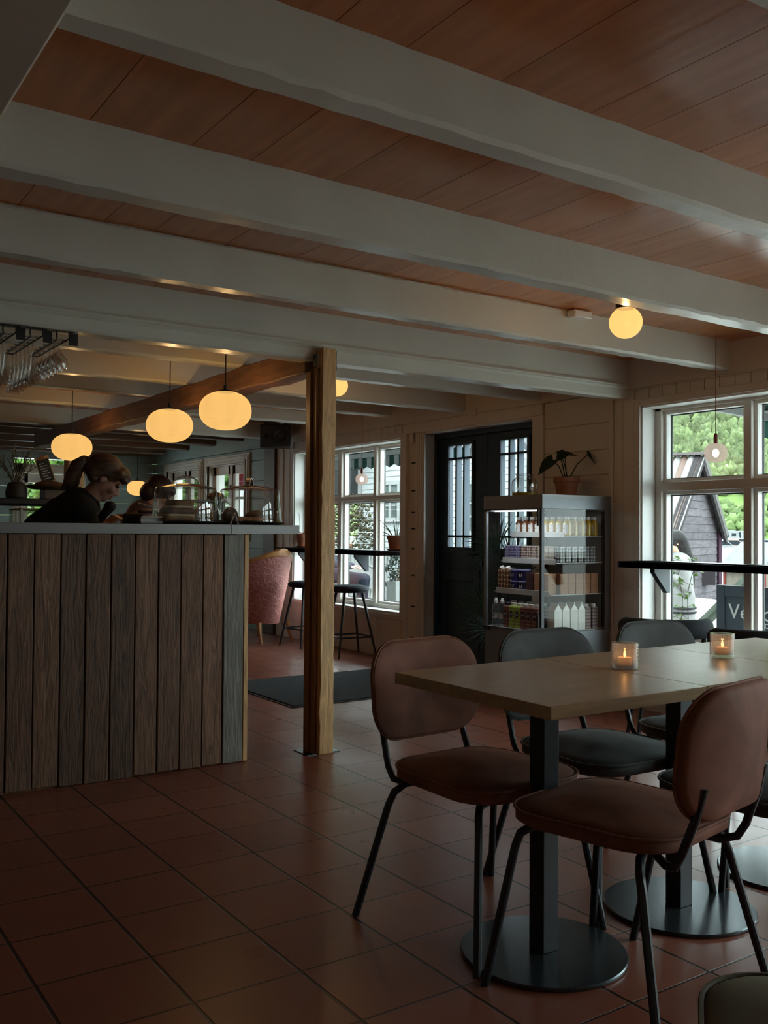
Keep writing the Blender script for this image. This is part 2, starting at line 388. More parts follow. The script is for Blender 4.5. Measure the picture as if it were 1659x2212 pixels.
# blue boards by the rear windows and on the rear wall: single horizontal boards in one mesh each
mb = MB(); zs = [0, .2, .39, .58, .77, .96, 1.15, 1.36, 1.55, 1.76, 2.0, 2.14, 2.44]
for a, b in zip(zs, zs[1:]):
    for y0, y1 in ([(9.5, 13.45)] if b <= 1.15 or a >= 2.0 else [(9.5, 10.33), (11.45, 11.73), (12.9, 13.45)]):
        mb.box(XW, XW+.2, y0, y1, a+.004, b-.004)
struct('wall_right_rear', mb, M['bluew'])
mb = MB()
for a, b in zip(zs, zs[1:]):
    for x0, x1 in ([(-2.6, XW)] if b <= 1.15 or a >= 2.07 else [(-2.6, 2.98), (3.95, XW)]):
        mb.box(x0, x1, 13.42, 13.6, a+.004, b-.004)
struct('wall_back', mb, M['bluew'])
struct('wall_left', MB().box(-2.75, -2.6, -2.6, 13.6, 0, 2.45), M['wall'])
struct('wall_front', MB().box(-2.6, XW, -2.75, -2.6, 0, 2.45), M['wall'])

# upper band of the window wall, boards above the windows, board grooves
mb = MB(); mb.box(XW-.03, XW, -2.5, 9.3, 2.15, 2.36)
struct('trim_2', mb, M['wall'])
mb = MB(); y = -2.4
while y < 9.4:
    for a, b, z0, z1 in ((2.2, 4.27, 2.075, 2.15), (7.07, 9.12, 2.075, 2.15)):
        if a-.04 < y < b: mb.box(XW-.008, XW, y+.003, y+.105, z0, z1)
    y += .11
struct('trim_3', mb, M['wall'])
mb = MB()
for y0, y1 in ((4.535, 4.80), (4.80, 5.185)):
    pass
zz = [0, .2, .4, .6, .8, .985, 1.18, 1.36, 1.585, 1.76, 1.95, 2.15]
for a, b in zip(zz, zz[1:]): mb.box(XW-.014, XW, 4.535, 5.185, a+.003, b-.004)
struct('trim_4', mb, M['wall'], bev=.003)
mb = MB()
mb.box(XW-.03, XW, 4.503, 4.533, 0, 2.15); mb.box(XW-.016, XW, 4.42, 4.5, 0, 2.15); mb.box(XW-.016, XW, 4.325, 4.417, 0, 2.15)
struct('trim_5', mb, M['wall'], bev=.002)
mb = MB()     # under the windows: wide vertical boards and a low skirting
for a, b in ((7.05, 7.45), (7.455, 7.9), (7.905, 8.4), (8.405, 8.9), (8.905, 9.2)): mb.box(XW-.012, XW, a, b, 0, .36)
struct('trim_6', mb, M['wall'], bev=.002)
struct('baseboard_right', MB().box(XW-.026, XW-.012, 7.02, 9.5, 0, .10), M['wall'], bev=.003)
# pilaster between the left window and the door, with black strips painting the shade in the board gaps
mb = MB(); mb.box(XW-.03, XW, 6.97, 7.015, 0, 2.13); mb.box(XW-.02, XW, 6.705, 6.83, 0, 2.06)
for k in range(4): mb.box(XW-.026, XW-.02, 6.715+.028*k, 6.732+.028*k, 0, 2.06)
struct('trim_7', mb, M['wall'], bev=.002)
mb = MB()
for z in (.22, .50, .78, 1.02, 1.2, 1.347, 1.543, 1.794): mb.box(XW-.004, XW+.01, 6.835, 6.915, z-.007, z+.007)
struct('gap_shade', mb, M['blackp'])
struct('trim_9', MB().box(XW-.028, XW, 5.2, 6.97, 2.062, 2.15).box(XW-.028, XW, 5.19, 5.308, 0, 2.06), M['wall'], bev=.003)
# dark post and brown boards at the corner where the blue boards begin
struct('corner_post', MB().box(XW-.05, XW, 9.505, 9.78, 0, 2.2), M['dark_ceil'], bev=.01)
mb = MB()
for a, b in ((9.13, 9.2), (9.21, 9.35), (9.355, 9.5)): mb.box(XW-.015-(.01 if a > 9.3 else 0), XW, a, b, 0, 2.15)
struct('trim_10', mb, M['wall'], bev=.003)

# windows
def big_window(name, y0, y1, z0, z1, muls, tr):
    r = thing(name, None, None, (XW, (y0+y1)/2, z0)); r['kind'] = 'structure'
    xf0, xf1 = 5.10, 5.16
    mb = MB().box(xf0, xf1, y0, y0+.06, z0, z1).box(xf0, xf1, y1-.06, y1, z0, z1).box(xf0, xf1, y0, y1, z0, z0+.045).box(xf0, xf1, y0, y1, z1-.03, z1)
    part('frame', mb, M['trimw'], r, world=True, bev=.003)
    mb = MB()
    for a, b in muls: mb.box(xf0-.004, xf1, a, b, z0+.045, z1-.03)
    part('mullion', mb, M['trimw'], r, world=True, bev=.003)
    part('transom', MB().box(xf0-.006, xf1, y0+.06, y1-.06, tr[0], tr[1]), M['trimw'], r, world=True, bev=.003)
    sash = MB(); pane = MB(); seal = MB()
    ed = [y0+.06]+[v for m in muls for v in m]+[y1-.06]
    for a, b in zip(ed[::2], ed[1::2]):
        for c, d in ((z0+.045, tr[0]), (tr[1], z1-.03)):
            for q, (s0, s1, t) in enumerate(((5.13, 5.18, .022), (5.178, 5.186, .03))):
                tgt = sash if q == 0 else seal
                tgt.box(s0, s1, a, a+t, c, d).box(s0, s1, b-t, b, c, d).box(s0, s1, a+t, b-t, c, c+t).box(s0, s1, a+t, b-t, d-t, d)
            pane.box(5.150, 5.154, a+.02, b-.02, c+.02, d-.02)
    part('sash', sash, M['white'], r, world=True, label='white inner sash')
    part('seal', seal, M['blackp'], r, world=True, label='black rubber glazing seal')
    part('pane', pane, M['glass'], r, world=True, label='clear window glass')
    t = .012
    mb = MB().box(XW-.004, 5.10, y0-.002, y0+t, z0, z1).box(XW-.004, 5.10, y1-t, y1+.002, z0, z1).box(XW-.004, 5.10, y0, y1, z1-t, z1+.002)
    part('reveal', mb, M['white'], r, world=True, label='white lined reveal')
    part('sill', MB().box(XW-.012, 5.10, y0, y1, z0-.02, z0+.006), M['white'], r, world=True, bev=.003, label='white window sill')
    w_ = .05
    mb = MB().box(XW-.022, XW, y0-w_, y0, z0-.065, z1+.05).box(XW-.022, XW, y1, y1+w_, z0-.065, z1+.05).box(XW-.022, XW, y0, y1, z1, z1+.05).box(XW-.022, XW, y0, y1, z0-.065, z0-.02)
    part('casing', mb, M['trimw'], r, world=True, bev=.003)
    return r
big_window('window_1', 7.07, 9.12, .425, 2.03, [(7.679, 7.733), (8.338, 8.405)], (1.483, 1.525))
big_window('window_2', 2.2, 4.27, .425, 2.03, [(2.85, 2.906), (3.517, 3.573)], (1.458, 1.519))
big_window('window_3', -.2, 1.75, .425, 2.03, [(.4, .455), (1.05, 1.105)], (1.458, 1.519))
big_window('added_window', -2.4, -.6, .425, 2.03, [(-1.53, -1.47)], (1.458, 1.519))  # unseen window, added to bring more daylight onto the near beams
def small_window(name, y0, y1, z0, z1):
    r = thing(name, None, None, (XW, (y0+y1)/2, z0)); r['kind'] = 'structure'
    w_ = .11; mb = MB()
    for o_, t in ((0, .02), (.03, .032), (.08, .042)):
        a, b, c, d = y0-w_+o_, y1+w_-o_, z0-w_+o_, z1+w_-o_
        mb.box(XW-t, XW, a, y0, c, d).box(XW-t, XW, y1, b, c, d).box(XW-t, XW, y0, y1, z1, d).box(XW-t, XW, y0, y1, c, z0)
    part('casing', mb, M['trimw'], r, world=True, bev=.004)
    mb = MB(); x0, x1 = 5.04, 5.09
    mb.box(XW, x1+.1, y0-.001, y0+.012, z0, z1).box(XW, x1+.1, y1-.012, y1, z0, z1).box(XW, x1+.1, y0, y1, z1-.012, z1).box(XW-.02, x1+.1, y0, y1, z0, z0+.015)
    part('reveal', mb, M['white'], r, world=True)
    ym = (y0+y1)/2; mb = MB(); pane = MB()
    mb.box(x0-.01, x1, ym-.035, ym+.035, z0, z1)
    for a, b in ((y0+.012, ym-.035), (ym+.035, y1-.012)):
        t = .07; mb.box(x0, x1, a, a+t, z0, z1).box(x0, x1, b-t, b, z0, z1).box(x0, x1, a, b, z1-t-.05, z1).box(x0, x1, a, b, z0, z0+t).box(x0, x1, a+t, b-t, (z0+z1)/2-.015, (z0+z1)/2+.015)
        pane.box(5.06, 5.064, a+t-.01, b-t+.01, z0+.06, z1-.1)
    part('frame', mb, M['trimw'], r, world=True, bev=.003)
    part('pane', pane, M['glass'], r, world=True)
    part('latch', MB().cyl((x0-.02, ym, (z0+z1)/2+.12), .012, .05).box(x0-.03, x0-.012, ym-.012, ym+.012, (z0+z1)/2+.1, (z0+z1)/2+.14), M['steel'], r, world=True, label='small metal window latch')
    return r
small_window('window_4', 10.33, 11.45, 1.15, 2.0)
small_window('window_5', 11.73, 12.9, 1.15, 2.0)
r = thing('window_6', None, None, (3.46, 13.42, 1.15)); r['kind'] = 'structure'
x0, x1, z0, z1 = 2.98, 3.95, 1.15, 2.07; mb = MB()
for o_, t in ((0, .02), (.035, .032), (.08, .042)):
    mb.box(x0+o_, x0+.13, 13.42-t, 13.42, z0, z1-o_).box(x1-.13, x1-o_, 13.42-t, 13.42, z0, z1-o_).box(x0+o_, x1-o_, 13.42-t, 13.42, z1-.13, z1-o_)
part('casing', mb, M['trimw'], r, world=True, bev=.004)
mb = MB().box(x0+.13, x0+.2, 13.46, 13.52, z0, z1-.13).box(x1-.2, x1-.13, 13.46, 13.52, z0, z1-.13).box(x0+.13, x1-.13, 13.46, 13.52, z1-.26, z1-.13).box((x0+x1)/2-.03, (x0+x1)/2+.03, 13.45, 13.52, z0, z1-.2).box(x0+.13, x1-.13, 13.46, 13.52, z0, z0+.05)
part('frame', mb, M['trimw'], r, world=True, bev=.003)
part('pane', MB().box(x0+.16, x1-.16, 13.49, 13.494, z0+.03, z1-.2), M['glass'], r, world=True)

# double door
r = thing('door_1', 'dark blue double door with tall divided glass panes, behind the drinks fridge', 'door', (5.15, 6.03, 0)); r['kind'] = 'structure'
part('jamb', MB().box(XW-.004, 5.2, 6.735, 6.752, 0, 2.06).box(XW-.004, 5.2, 5.308, 5.325, 0, 2.06).box(XW-.004, 5.2, 5.31, 6.75, 2.045, 2.062), M['wall'], r, world=True, label='pale door lining')
part('door_frame', MB().box(5.09, 5.2, 6.70, 6.735, 0, 2.045).box(5.09, 5.2, 5.325, 5.36, 0, 2.045).box(5.09, 5.2, 5.325, 6.735, 2.0, 2.045), M['door'], r, world=True, bev=.004)
def leaf(y0, y1, g0, g1):
    z0, z1 = 1.042, 1.93; X0, X1 = 5.13, 5.175; mb = MB()
    mb.box(X0, X1, y0, g0, .01, 2.0).box(X0, X1, g1, y1, .01, 2.0).box(X0, X1, g0, g1, .01, z0).box(X0, X1, g0, g1, z1, 2.0)
    mb.box(X0-.012, X0, y0+.09, g0-.02, .15, .85).box(X0-.012, X0, g1+.02, y1-.09, .15, .85).box(X0-.012, X0, g0-.02, g1+.02, .15, .25).box(X0-.012, X0, g0-.02, g1+.02, .75, .85)
    mb.box(X0-.015, X0, g0-.03, g0, z0-.03, z1+.03).box(X0-.015, X0, g1, g1+.03, z0-.03, z1+.03).box(X0-.015, X0, g0, g1, z1, z1+.03).box(X0-.015, X0, g0, g1, z0-.03, z0)
    lf = part('door_leaf', mb, M['door'], r, world=True, bev=.004)
    w3 = (g1-g0)/3; mb = MB()
    for k in (1, 2): mb.box(X0-.01, X1, g0+w3*k-.012, g0+w3*k+.012, z0, z1)
    for z in (z0+.095, z1-.115): mb.box(X0-.01, X1, g0, g1, z-.009, z+.009)
    part('glazing_bar', mb, M['door'], lf, world=True)
    part('pane', MB().box(5.15, 5.154, g0, g1, z0, z1), M['glass'], lf, world=True, label='clear door glass')
    return lf
lf = leaf(6.05, 6.70, 6.242, 6.562)
part('handle', MB().tube([(5.13, 6.11, .98), (5.08, 6.11, .98), (5.07, 6.13, .98), (5.07, 6.23, .98)], .009).box(5.112, 5.13, 6.09, 6.13, .88, 1.03), M['blacks'], lf, world=True)
leaf(5.36, 6.045, 5.551, 5.867)

# ------------------------------------------------------------ timber frame
r = thing('timber_post', 'hewn timber post of two joined halves, standing at the end of the bar', 'post', (2.53, 4.35, 0))
rng = random.Random(3); rings = []
for k in range(30):
    z = 2.15*k/29; a = rng.uniform(-.004, .004); b = rng.uniform(-.003, .005)
    rings.append([(2.505+a, 4.297+b*.4, z), (2.588+b, 4.297+b*.4, z), (2.588+b, 4.365, z), (2.505, 4.365, z)])
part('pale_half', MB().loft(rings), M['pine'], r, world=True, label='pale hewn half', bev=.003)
part('dark_half', MB().box(2.488, 2.580, 4.328, 4.368, 0, 2.045).box(2.476, 2.575, 4.372, 4.425, 0, 2.03), M['pine_dark'], r, world=True, label='dark brown half', bev=.004)  # darker brown pieces set behind the pale half
part('bracket', MB().box(2.587, 2.594, 4.30, 4.42, 2.035, 2.14), M['black'], r, world=True, label='black metal bracket')
part('bracket', MB().box(2.482, 2.487, 4.312, 4.36, 2.05, 2.115), M['black'], r, world=True, label='black metal bracket')
part('foot_plate', MB().box(2.44, 2.64, 4.31, 4.46, 0, .004), M['blacks'], r, world=True, label='dark patch plate at the foot')
rings = []
for k in range(30):
    y = 4.43+(10.25-4.43)*k/29; a, b = rng.uniform(-.006, .006), rng.uniform(-.007, .007)
    rings.append([(2.472+a, y, 2.03+b), (2.60, y, 2.03+b), (2.60, y, 2.17), (2.472+a, y, 2.172+b*.5)])
single('timber_beam', MB().loft(rings), M['timber'], 'rough dark brown timber beam running back from the post over the bar', 'beam', bev=.008)
single('timber_column', MB().box(2.56, 2.72, 9.28, 9.42, 0, 2.183), M['pine'], 'square ochre timber column rising behind the bartender', 'column', bev=.008)
# ------------------------------------------------------------ bar counter
r = thing('bar_counter', 'bar counter clad in upright reclaimed dark boards, under the grey worktop', 'counter', (.5, 4.65, 0))
part('carcass', MB().box(-1.2, 2.10, 4.41, 4.8, 0.0, 1.155), M['pine_dark'], r, world=True, label='dark inner carcass')
ed = [-1.2, -1.09, -.96, -.85, -.73, -.61, -.5, -.37, -.25, -.14, -.02, .11, .23, .36, .50, .60, .72, .835, .953, 1.068, 1.186, 1.30, 1.417, 1.533, 1.648, 1.763, 1.88, 1.99]
mb = MB(); rng = random.Random(5)
for a, b in zip(ed, ed[1:]):
    yo = rng.uniform(-.004, .004); zb = rng.uniform(0, .012)
    mb.box(a+.003, b-.003, 4.385+yo, 4.41, zb, 1.155)
part('board_cladding', mb, M['plank'], r, world=True, bev=.003, label='reclaimed brown boards')
part('end_board', MB().box(1.993, 2.10, 4.383, 4.41, .003, 1.155), M['plank_grey'], r, world=True, bev=.003, label='weathered grey last board')
part('corner_strip', MB().box(2.103, 2.128, 4.382, 4.415, .003, 1.155), M['pine'], r, world=True, bev=.003, label='pale end strip')
r = thing('worktop', 'long grey metal-edged worktop on the bar counter', 'worktop', (.6, 4.65, 1.16))
part('edge_trim', MB().box(-1.2, 2.0225, 4.368, 4.375, 1.158, 1.206).box(2.024, 2.413, 4.368, 4.375, 1.158, 1.206).box(2.407, 2.413, 4.375, 4.93, 1.158, 1.206), M['steel'], r, world=True, bev=.0015, label='brushed grey metal edge')
part('top_board', MB().box(-1.2, 2.407, 4.375, 4.93, 1.16, 1.204), M['steel'], r, world=True)
single('back_counter', MB().box(.6, 1.95, 5.9, 6.6, 0, 1.19), M['blackp'], 'dark back counter behind the bartender', 'counter')

# ------------------------------------------------------------ dining chairs
def dining_chair(name, label, group, mat, loc, rz):
    t = thing(name, label, 'chair', loc, rz, group)
    def pad(hw, hh, rad, th, puff, n=6):
        out = rrect(hw, hh, rad, n); rings = []
        for s_, z in ((.0, -th/2), (.55, -th/2), (.93, -th/2*.9), (1.0, -th/4), (1.0, th/4), (.95, th/2*.85), (.8, th/2), (.5, th/2+puff*.7), (.2, th/2+puff), (0, th/2+puff)):
            k = max(s_, .02); rings.append([(a*k, b*k, z) for a, b in out])
        return rings
    seat = MB(); rr = pad(.232, .232, .12, .05, .022)
    for q in rr: q[:] = [(a*(1-.10*(b > 0)*b/.232), b, z+.446) for a, b, z in q]
    seat.loft(rr)
    so = part('seat', seat, mat, t, ang=60)
    pr_ = [(a*(1-.10*(b > 0)*b/.232), b, .462) for a, b in rrect(.233, .233, .12, 8)]
    part('piping', MB().tube(pr_+[pr_[0]], .0045, 6), mat, so)
    bk = MB(); rr = pad(.218, .154, .112, .044, .008, 8)
    def bend(x, z, d):   # backrest leans back and wraps a little
        return (x, .300+.20*(z+.154)*.5+d-1.0*x*x*.9, .668+z)
    bk.loft([[bend(a, b, z) for a, b, z in q] for q in rr])
    bo = part('backrest', bk, mat, t, ang=60)
    pp = [bend(a, b, -.004) for a, b in rrect(.220, .156, .112, 10)]
    part('piping', MB().tube(pp+[pp[0]], .0045, 6), mat, bo)
    for sx in (-1, 1):
        part('leg', MB().tube([(sx*.255, -.25, 0), (sx*.20, -.195, .36), (sx*.192, -.185, .395), (sx*.17, -.165, .412), (sx*.12, -.15, .416)], .0115, 10), M['black'], t)
        part('leg', MB().tube([(sx*.285, .265, 0), (sx*.222, .185, .345), (sx*.21, .172, .385), (sx*.18, .155, .41), (sx*.10, .13, .416)], .0115, 10), M['black'], t)
        part('back_support', MB().tube([(sx*.06, .10, .412), (sx*.10, .14, .408), (sx*.14, .20, .395), (sx*.165, .235, .405), (sx*.17, .255, .44), (sx*.165, .288, .53), (sx*.16, .305, .60)], .0105, 10), M['black'], t)
    part('seat_frame', MB().tube([(-.13, -.15, .415), (.13, -.15, .415), (.11, .13, .415), (-.11, .13, .415), (-.13, -.15, .415)], .009, 8), M['black'], t)
    return t
GC = 'velvet dining chairs around the oak tables'
dining_chair('dining_chair', 'dusty pink velvet chair facing the camera at the near end of the oak tables', GC, M['pink'], (1.862, 2.205, 0), R(3))
chA = dining_chair('dining_chair', 'grey velvet chair tucked in behind the oak tables, in front of the drinks fridge', GC, M['grey'], (2.385, 2.215, 0), R(-3))
dup(chA, (2.985, 2.215, 0), R(-2), 'grey velvet chair tucked in behind the oak tables, in front of the window corner')
dining_chair('dining_chair', 'dusty pink velvet chair nearest the camera, seen from behind at the oak table', GC, M['pink'], (1.905, 1.698, 0), R(191))
dup(chA, (2.435, 1.66, 0), R(188), 'grey velvet chair half hidden behind the back of the near pink chair')
dining_chair('dining_chair', 'dark olive velvet chair cut off in the bottom right corner', GC, M['olive'], (1.280, .682, 0), R(217.7))

# ------------------------------------------------------------ tables
def table(label, cx):
    t = thing('cafe_table', label, 'table', (cx, 1.95, 0), 0, 'oak tables pushed into one row')
    part('tabletop', MB().box(-.2895, .2895, -.324, .324, .733, .766), M['oak'], t, bev=.0015)
    part('column', MB().box(-.029, .029, -.029, .029, .012, .733), M['black'], t, bev=.002)
    part('mount_plate', MB().box(-.15, .15, -.15, .15, .722, .732), M['blacks'], t)
    part('base_plate', MB().lathe([(.02, 0), (.228, 0), (.232, .003), (.232, .009), (.229, .012), (.02, .012)], n=64), M['blacks'], t)
    return t
t1 = table('oak veneer table at the near end of the row, beside the facing pink chair', 1.868)
dup(t1, (2.449, 1.95, 0), label='middle oak veneer table of the row, second from the near end')
dup(t1, (3.030, 1.95, 0), label='far oak veneer table of the row, towards the right window')

# candle holders
def ribbed(label, loc):
    t = thing('candle_holder', label, 'candle holder', loc, 0, 'ribbed glass candle holders')
    n, m = 44, 15; mb = MB(); rings = []
    def rad(k, i): return .0385+(.0012 if (i+k) % 2 == 0 else -.0012)
    for k in range(m+1): rings.append([(rad(k, i)*math.cos(2*math.pi*(i+.5*(k % 2))/n), rad(k, i)*math.sin(2*math.pi*(i+.5*(k % 2))/n), .003+.077*k/m) for i in range(n)])
    rings.append([(.0335*math.cos(2*math.pi*i/n), .0335*math.sin(2*math.pi*i/n), .080) for i in range(n)])
    rings.append([(.0335*math.cos(2*math.pi*i/n), .0335*math.sin(2*math.pi*i/n), .012) for i in range(n)])
    mb.loft(rings, cap=True)
    part('glass_cup', mb, M['ribglass'], t, ang=15)
    part('tealight', MB().lathe([(.0, .0125), (.0205, .0125), (.0205, .0345), (.0195, .0345), (.0190, .0315), (.001, .0315)], n=24), M['wax'], t, label='lit tealight')
    part('flame', MB().lathe([(.0005, .034), (.0036, .038), (.0042, .043), (.0028, .050), (.0004, .058)], n=12), M['flame'], t, label='small candle flame')
    l = bpy.data.lights.new('candle_light', 'POINT'); l.energy = .22; l.color = (1, .5, .16); l.shadow_soft_size = .003
    o = bpy.data.objects.new('candle_light', l); COL.objects.link(o); o.parent = t; o.location = (0, 0, .052)
    return t
M['ribglass'] = glass('ribbed_glass', (.86, .82, .80), 1.5, 1.6, .08, .22, (.62, .57, .54))
M['wax'] = mk('tealight_wax', (.55, .42, .36), .5, emit=(1, .4, .12), es=.18)
M['flame'] = emis('flame', (1, .55, .18), 6)
ribbed('ribbed glass candle holder on the oak table, nearer of the two', (2.215, 1.965, .766))
ribbed('ribbed glass candle holder on the oak table, farther and to the right', (2.695, 1.97, .766))

# ------------------------------------------------------------ window bars and stools
def wall_bar(label, y0, y1, br):
    t = thing('window_bar', label, 'shelf', (4.85, (y0+y1)/2, .95))
    part('shelf_board', MB().box(4.726, XW+.11, y0+.012, y1-.012, .951, .992).box(4.726, XW-.024, y0, y1, .951, .992), M['blueb'], t, world=True, bev=.002)
    for y in br:
        part('bracket', MB().prism([(XW-.024, .951), (XW-.024, .79), (XW-.05, .79), (4.80, .925), (4.80, .951)], 'y', y-.018, y+.018), M['blueb'], t, world=True)
    return t
wall_bar('blue-black bar shelf across the left window, holding two flower pots', 7.10, 9.085, (7.6, 8.70))
wall_bar('blue-black bar shelf across the right window', 2.1, 4.255, (2.6, 4.03))
def stool(label, loc, rz):
    t = thing('bar_stool', label, 'stool', loc, rz, 'dark round stools at the left window bar')
    part('seat', MB().lathe([(.01, .598), (.15, .598), (.178, .607), (.19, .625), (.188, .642), (.17, .656), (.12, .664), (.01, .667)], n=36), M['navy'], t)
    for k in range(4):
        a = R(45+90*k); c, s_ = math.cos(a), math.sin(a)
        part('leg', MB().tube([(.272*c, .272*s_, 0), (.13*c, .13*s_, .60)], [.0085, .015], 10), M['black'], t)
    q = [(.228*math.cos(R(45+90*k)), .228*math.sin(R(45+90*k)), .185) for k in range(4)]
    mb = MB()
    for a, b in zip(q, q[1:]+q[:1]): mb.bar(a, b, .008, .016)
    part('foot_rail', mb, M['black'], t)
    return t
s1 = stool('dark round stool beside the pink armchair, left of the timber post', (4.725, 8.40, 0), R(5))
dup(s1, (4.72, 7.56, 0), R(-7), 'dark round stool under the left window bar, right of the timber post')
def curved_chair(label, loc, rz):
    t = thing('curved_back_chair', label, 'chair', loc, rz, 'dark curved-back chairs by the right window')
    def arc(r_, z, a0, a1, n): return [(r_*math.sin(R(a0+(a1-a0)*i/n)), -r_*math.cos(R(a0+(a1-a0)*i/n)), z) for i in range(n+1)]
    path = arc(.215, .70, -80, 80, 16); rings = []
    for i, p in enumerate(path):
        a = R(-80+160*i/16); d = (math.sin(a), -math.cos(a)); k = 1 if 0 < i < 16 else .72
        rings.append([(p[0]+d[0]*.034*k*math.cos(q), p[1]+d[1]*.034*k*math.cos(q), .70+.050*k*math.sin(q)) for q in [2*math.pi*j/12 for j in range(12)]])
    part('back_rail', MB().loft(rings), M['navy'], t, ang=60)
    part('seat', MB().lathe([(.01, .43), (.20, .43), (.225, .445), (.225, .465), (.20, .48), (.01, .488)], n=32), M['navy'], t)
    for a in (-60, 60):
        part('back_support', MB().tube([(.2*math.sin(R(a)), -.2*math.cos(R(a)), .44), (.21*math.sin(R(a)), -.21*math.cos(R(a)), .68)], .013, 8), M['black'], t)
    for k in range(4):
        a = R(45+90*k); c, s_ = math.cos(a), math.sin(a)
        part('leg', MB().tube([(.24*c, .24*s_, 0), (.16*c, .16*s_, .435)], [.009, .014], 8), M['black'], t)
    return t
c1 = curved_chair('dark padded curved-back chair by the window, behind the second grey dining chair', (3.92, 3.22, 0), R(-40))
dup(c1, (3.88, 2.66, 0), R(-35), 'dark padded curved-back chair by the window, behind the farther candle')

# ------------------------------------------------------------ pink armchair, seen from behind
def damask():
    m = mk('pink_damask', (.40, .15, .135), .6, var=.12, ns=4, sheen=.4); nt = m.node_tree; b = nt.nodes['Principled BSDF']
    t = nt.nodes.new('ShaderNodeTexCoord'); v = nt.nodes.new('ShaderNodeTexVoronoi'); v.feature = 'DISTANCE_TO_EDGE'; v.inputs['Scale'].default_value = 13
    n = nt.nodes.new('ShaderNodeTexNoise'); n.inputs['Scale'].default_value = 16; mp = nt.nodes.new('ShaderNodeVectorMath'); mp.operation = 'SCALE'; mp.inputs['Scale'].default_value = .13
    ad = nt.nodes.new('ShaderNodeVectorMath'); ad.operation = 'ADD'
    nt.links.new(t.outputs['Object'], n.inputs['Vector']); nt.links.new(n.outputs['Color'], mp.inputs[0]); nt.links.new(t.outputs['Object'], ad.inputs[0]); nt.links.new(mp.outputs[0], ad.inputs[1]); nt.links.new(ad.outputs[0], v.inputs['Vector'])
    mr = nt.nodes.new('ShaderNodeMapRange'); mr.inputs[1].default_value = .0; mr.inputs[2].default_value = .14; mr.inputs[3].default_value = 1; mr.inputs[4].default_value = 0
    nt.links.new(v.outputs['Distance'], mr.inputs[0])
    old = b.inputs['Base Color'].links[0].from_socket
    nt.links.new(_mix(nt, mr.outputs[0], old, (.48, .205, .18)), b.inputs['Base Color'])
    bp = nt.nodes.new('ShaderNodeBump'); bp.inputs['Strength'].default_value = .35; bp.inputs['Distance'].default_value = .01
    nt.links.new(mr.outputs[0], bp.inputs['Height']); nt.links.new(bp.outputs[0], b.inputs['Normal'])
    return m
M['damask'] = damask()
M['honey'] = mk('honey_wood', (.38, .17, .06), .35, var=.2, ns=6, stretch=(6, 6, 1))
t = thing('armchair', 'antique armchair in pink damask with a carved wooden crest, seen from behind', 'armchair', (4.50, 9.08, 0), R(195))
def shell(u, v, off):   # u -1..1 across, v 0..1 up; wraps forward at the sides
    hw = .235+.115*math.sin(min(1, v*1.12)*math.pi/2)
    z = .20+.72*v
    if v > .75: z -= .10*(abs(u)**2.4)*((v-.75)/.25)
    wrap = abs(u)**2.0
    y = .27+.13*v-(.26+.02*v)*wrap+off*(1-.3*wrap)
    return (hw*u*(1-.05*wrap), y, z)
nu, nv = 24, 18; mb = MB(); vs = []; fs = []
outer = [[shell(-1+2*i/nu, j/nv, .03) for i in range(nu+1)] for j in range(nv+1)]
inner = [[shell(-1+2*i/nu, j/nv, -.05) for i in range(nu+1)] for j in range(nv+1)]
for q in (outer, inner):
    k = len(mb.v); mb.v += [p for row in q for p in row]
    mb.f += [(k+j*(nu+1)+i, k+j*(nu+1)+i+1, k+(j+1)*(nu+1)+i+1, k+(j+1)*(nu+1)+i) for j in range(nv) for i in range(nu)]
K = (nu+1)*(nv+1); bd = [i for i in range(nu+1)]+[j*(nu+1)+nu for j in range(1, nv+1)]+[nv*(nu+1)+i for i in range(nu-1, -1, -1)]+[j*(nu+1) for j in range(nv-1, 0, -1)]
for a, b in zip(bd, bd[1:]+bd[:1]): mb.f.append((a, b, b+K, a+K))
part('backrest', mb, M['damask'], t, ang=50)
crest = [Vector(shell(-1+2*i/30, 1, -.01)) for i in range(31)]
rings = []
for i, p in enumerate(crest):
    u = -1+2*i/30; hgt = -(-.018)+.052*math.exp(-(u/.30)**2)+.014*math.exp(-((abs(u)-.42)/.1)**2)
    rings.append([(p.x, p.y+.045, p.z-.012), (p.x, p.y+.04, p.z+hgt), (p.x, p.y-.03, p.z+hgt), (p.x, p.y-.045, p.z-.012)])
part('crest_rail', MB().loft(rings), M['honey'], t, ang=60, bev=.006, label='carved honey-coloured wooden crest')
for sx in (-1, 1):
    part('arm', MB().tube([(sx*.345, .12, .60), (sx*.37, -.02, .57), (sx*.365, -.14, .55), (sx*.35, -.20, .50), (sx*.33, -.17, .44), (sx*.30, -.2, .32)], .022, 10), M['honey'], t)
    part('leg', MB().tube([(sx*.20, .27, .22), (sx*.205, .29, .12), (sx*.215, .33, 0)], [.026, .02, .013], 10), M['honey'], t)
    part('leg', MB().tube([(sx*.25, -.25, .26), (sx*.265, -.27, .12), (sx*.26, -.26, 0)], [.03, .02, .014], 10), M['honey'], t)
part('seat', MB().prism([(a, b-.07) for a, b in rrect(.205, .22, .1, 6)], 'z', .24, .41), M['damask'], t, bev=.03, seg=3)

# ------------------------------------------------------------ door mat
mm = mk('dark_mat_pile', (.035, .042, .048), .95, var=.35, ns=70, bump=.8, bs=160)
t = thing('door_mat', 'large charcoal entrance mat on the tiles behind the timber post', 'mat', (3.85, 6.1, 0))
part('pile', MB().box(3.03, 4.40, 5.545, 6.67, .004, .012), mm, t, world=True, bev=.003)
part('rubber_edge', MB().box(3.005, 4.42, 5.52, 6.695, 0, .005), M['blackp'], t, world=True, bev=.002)

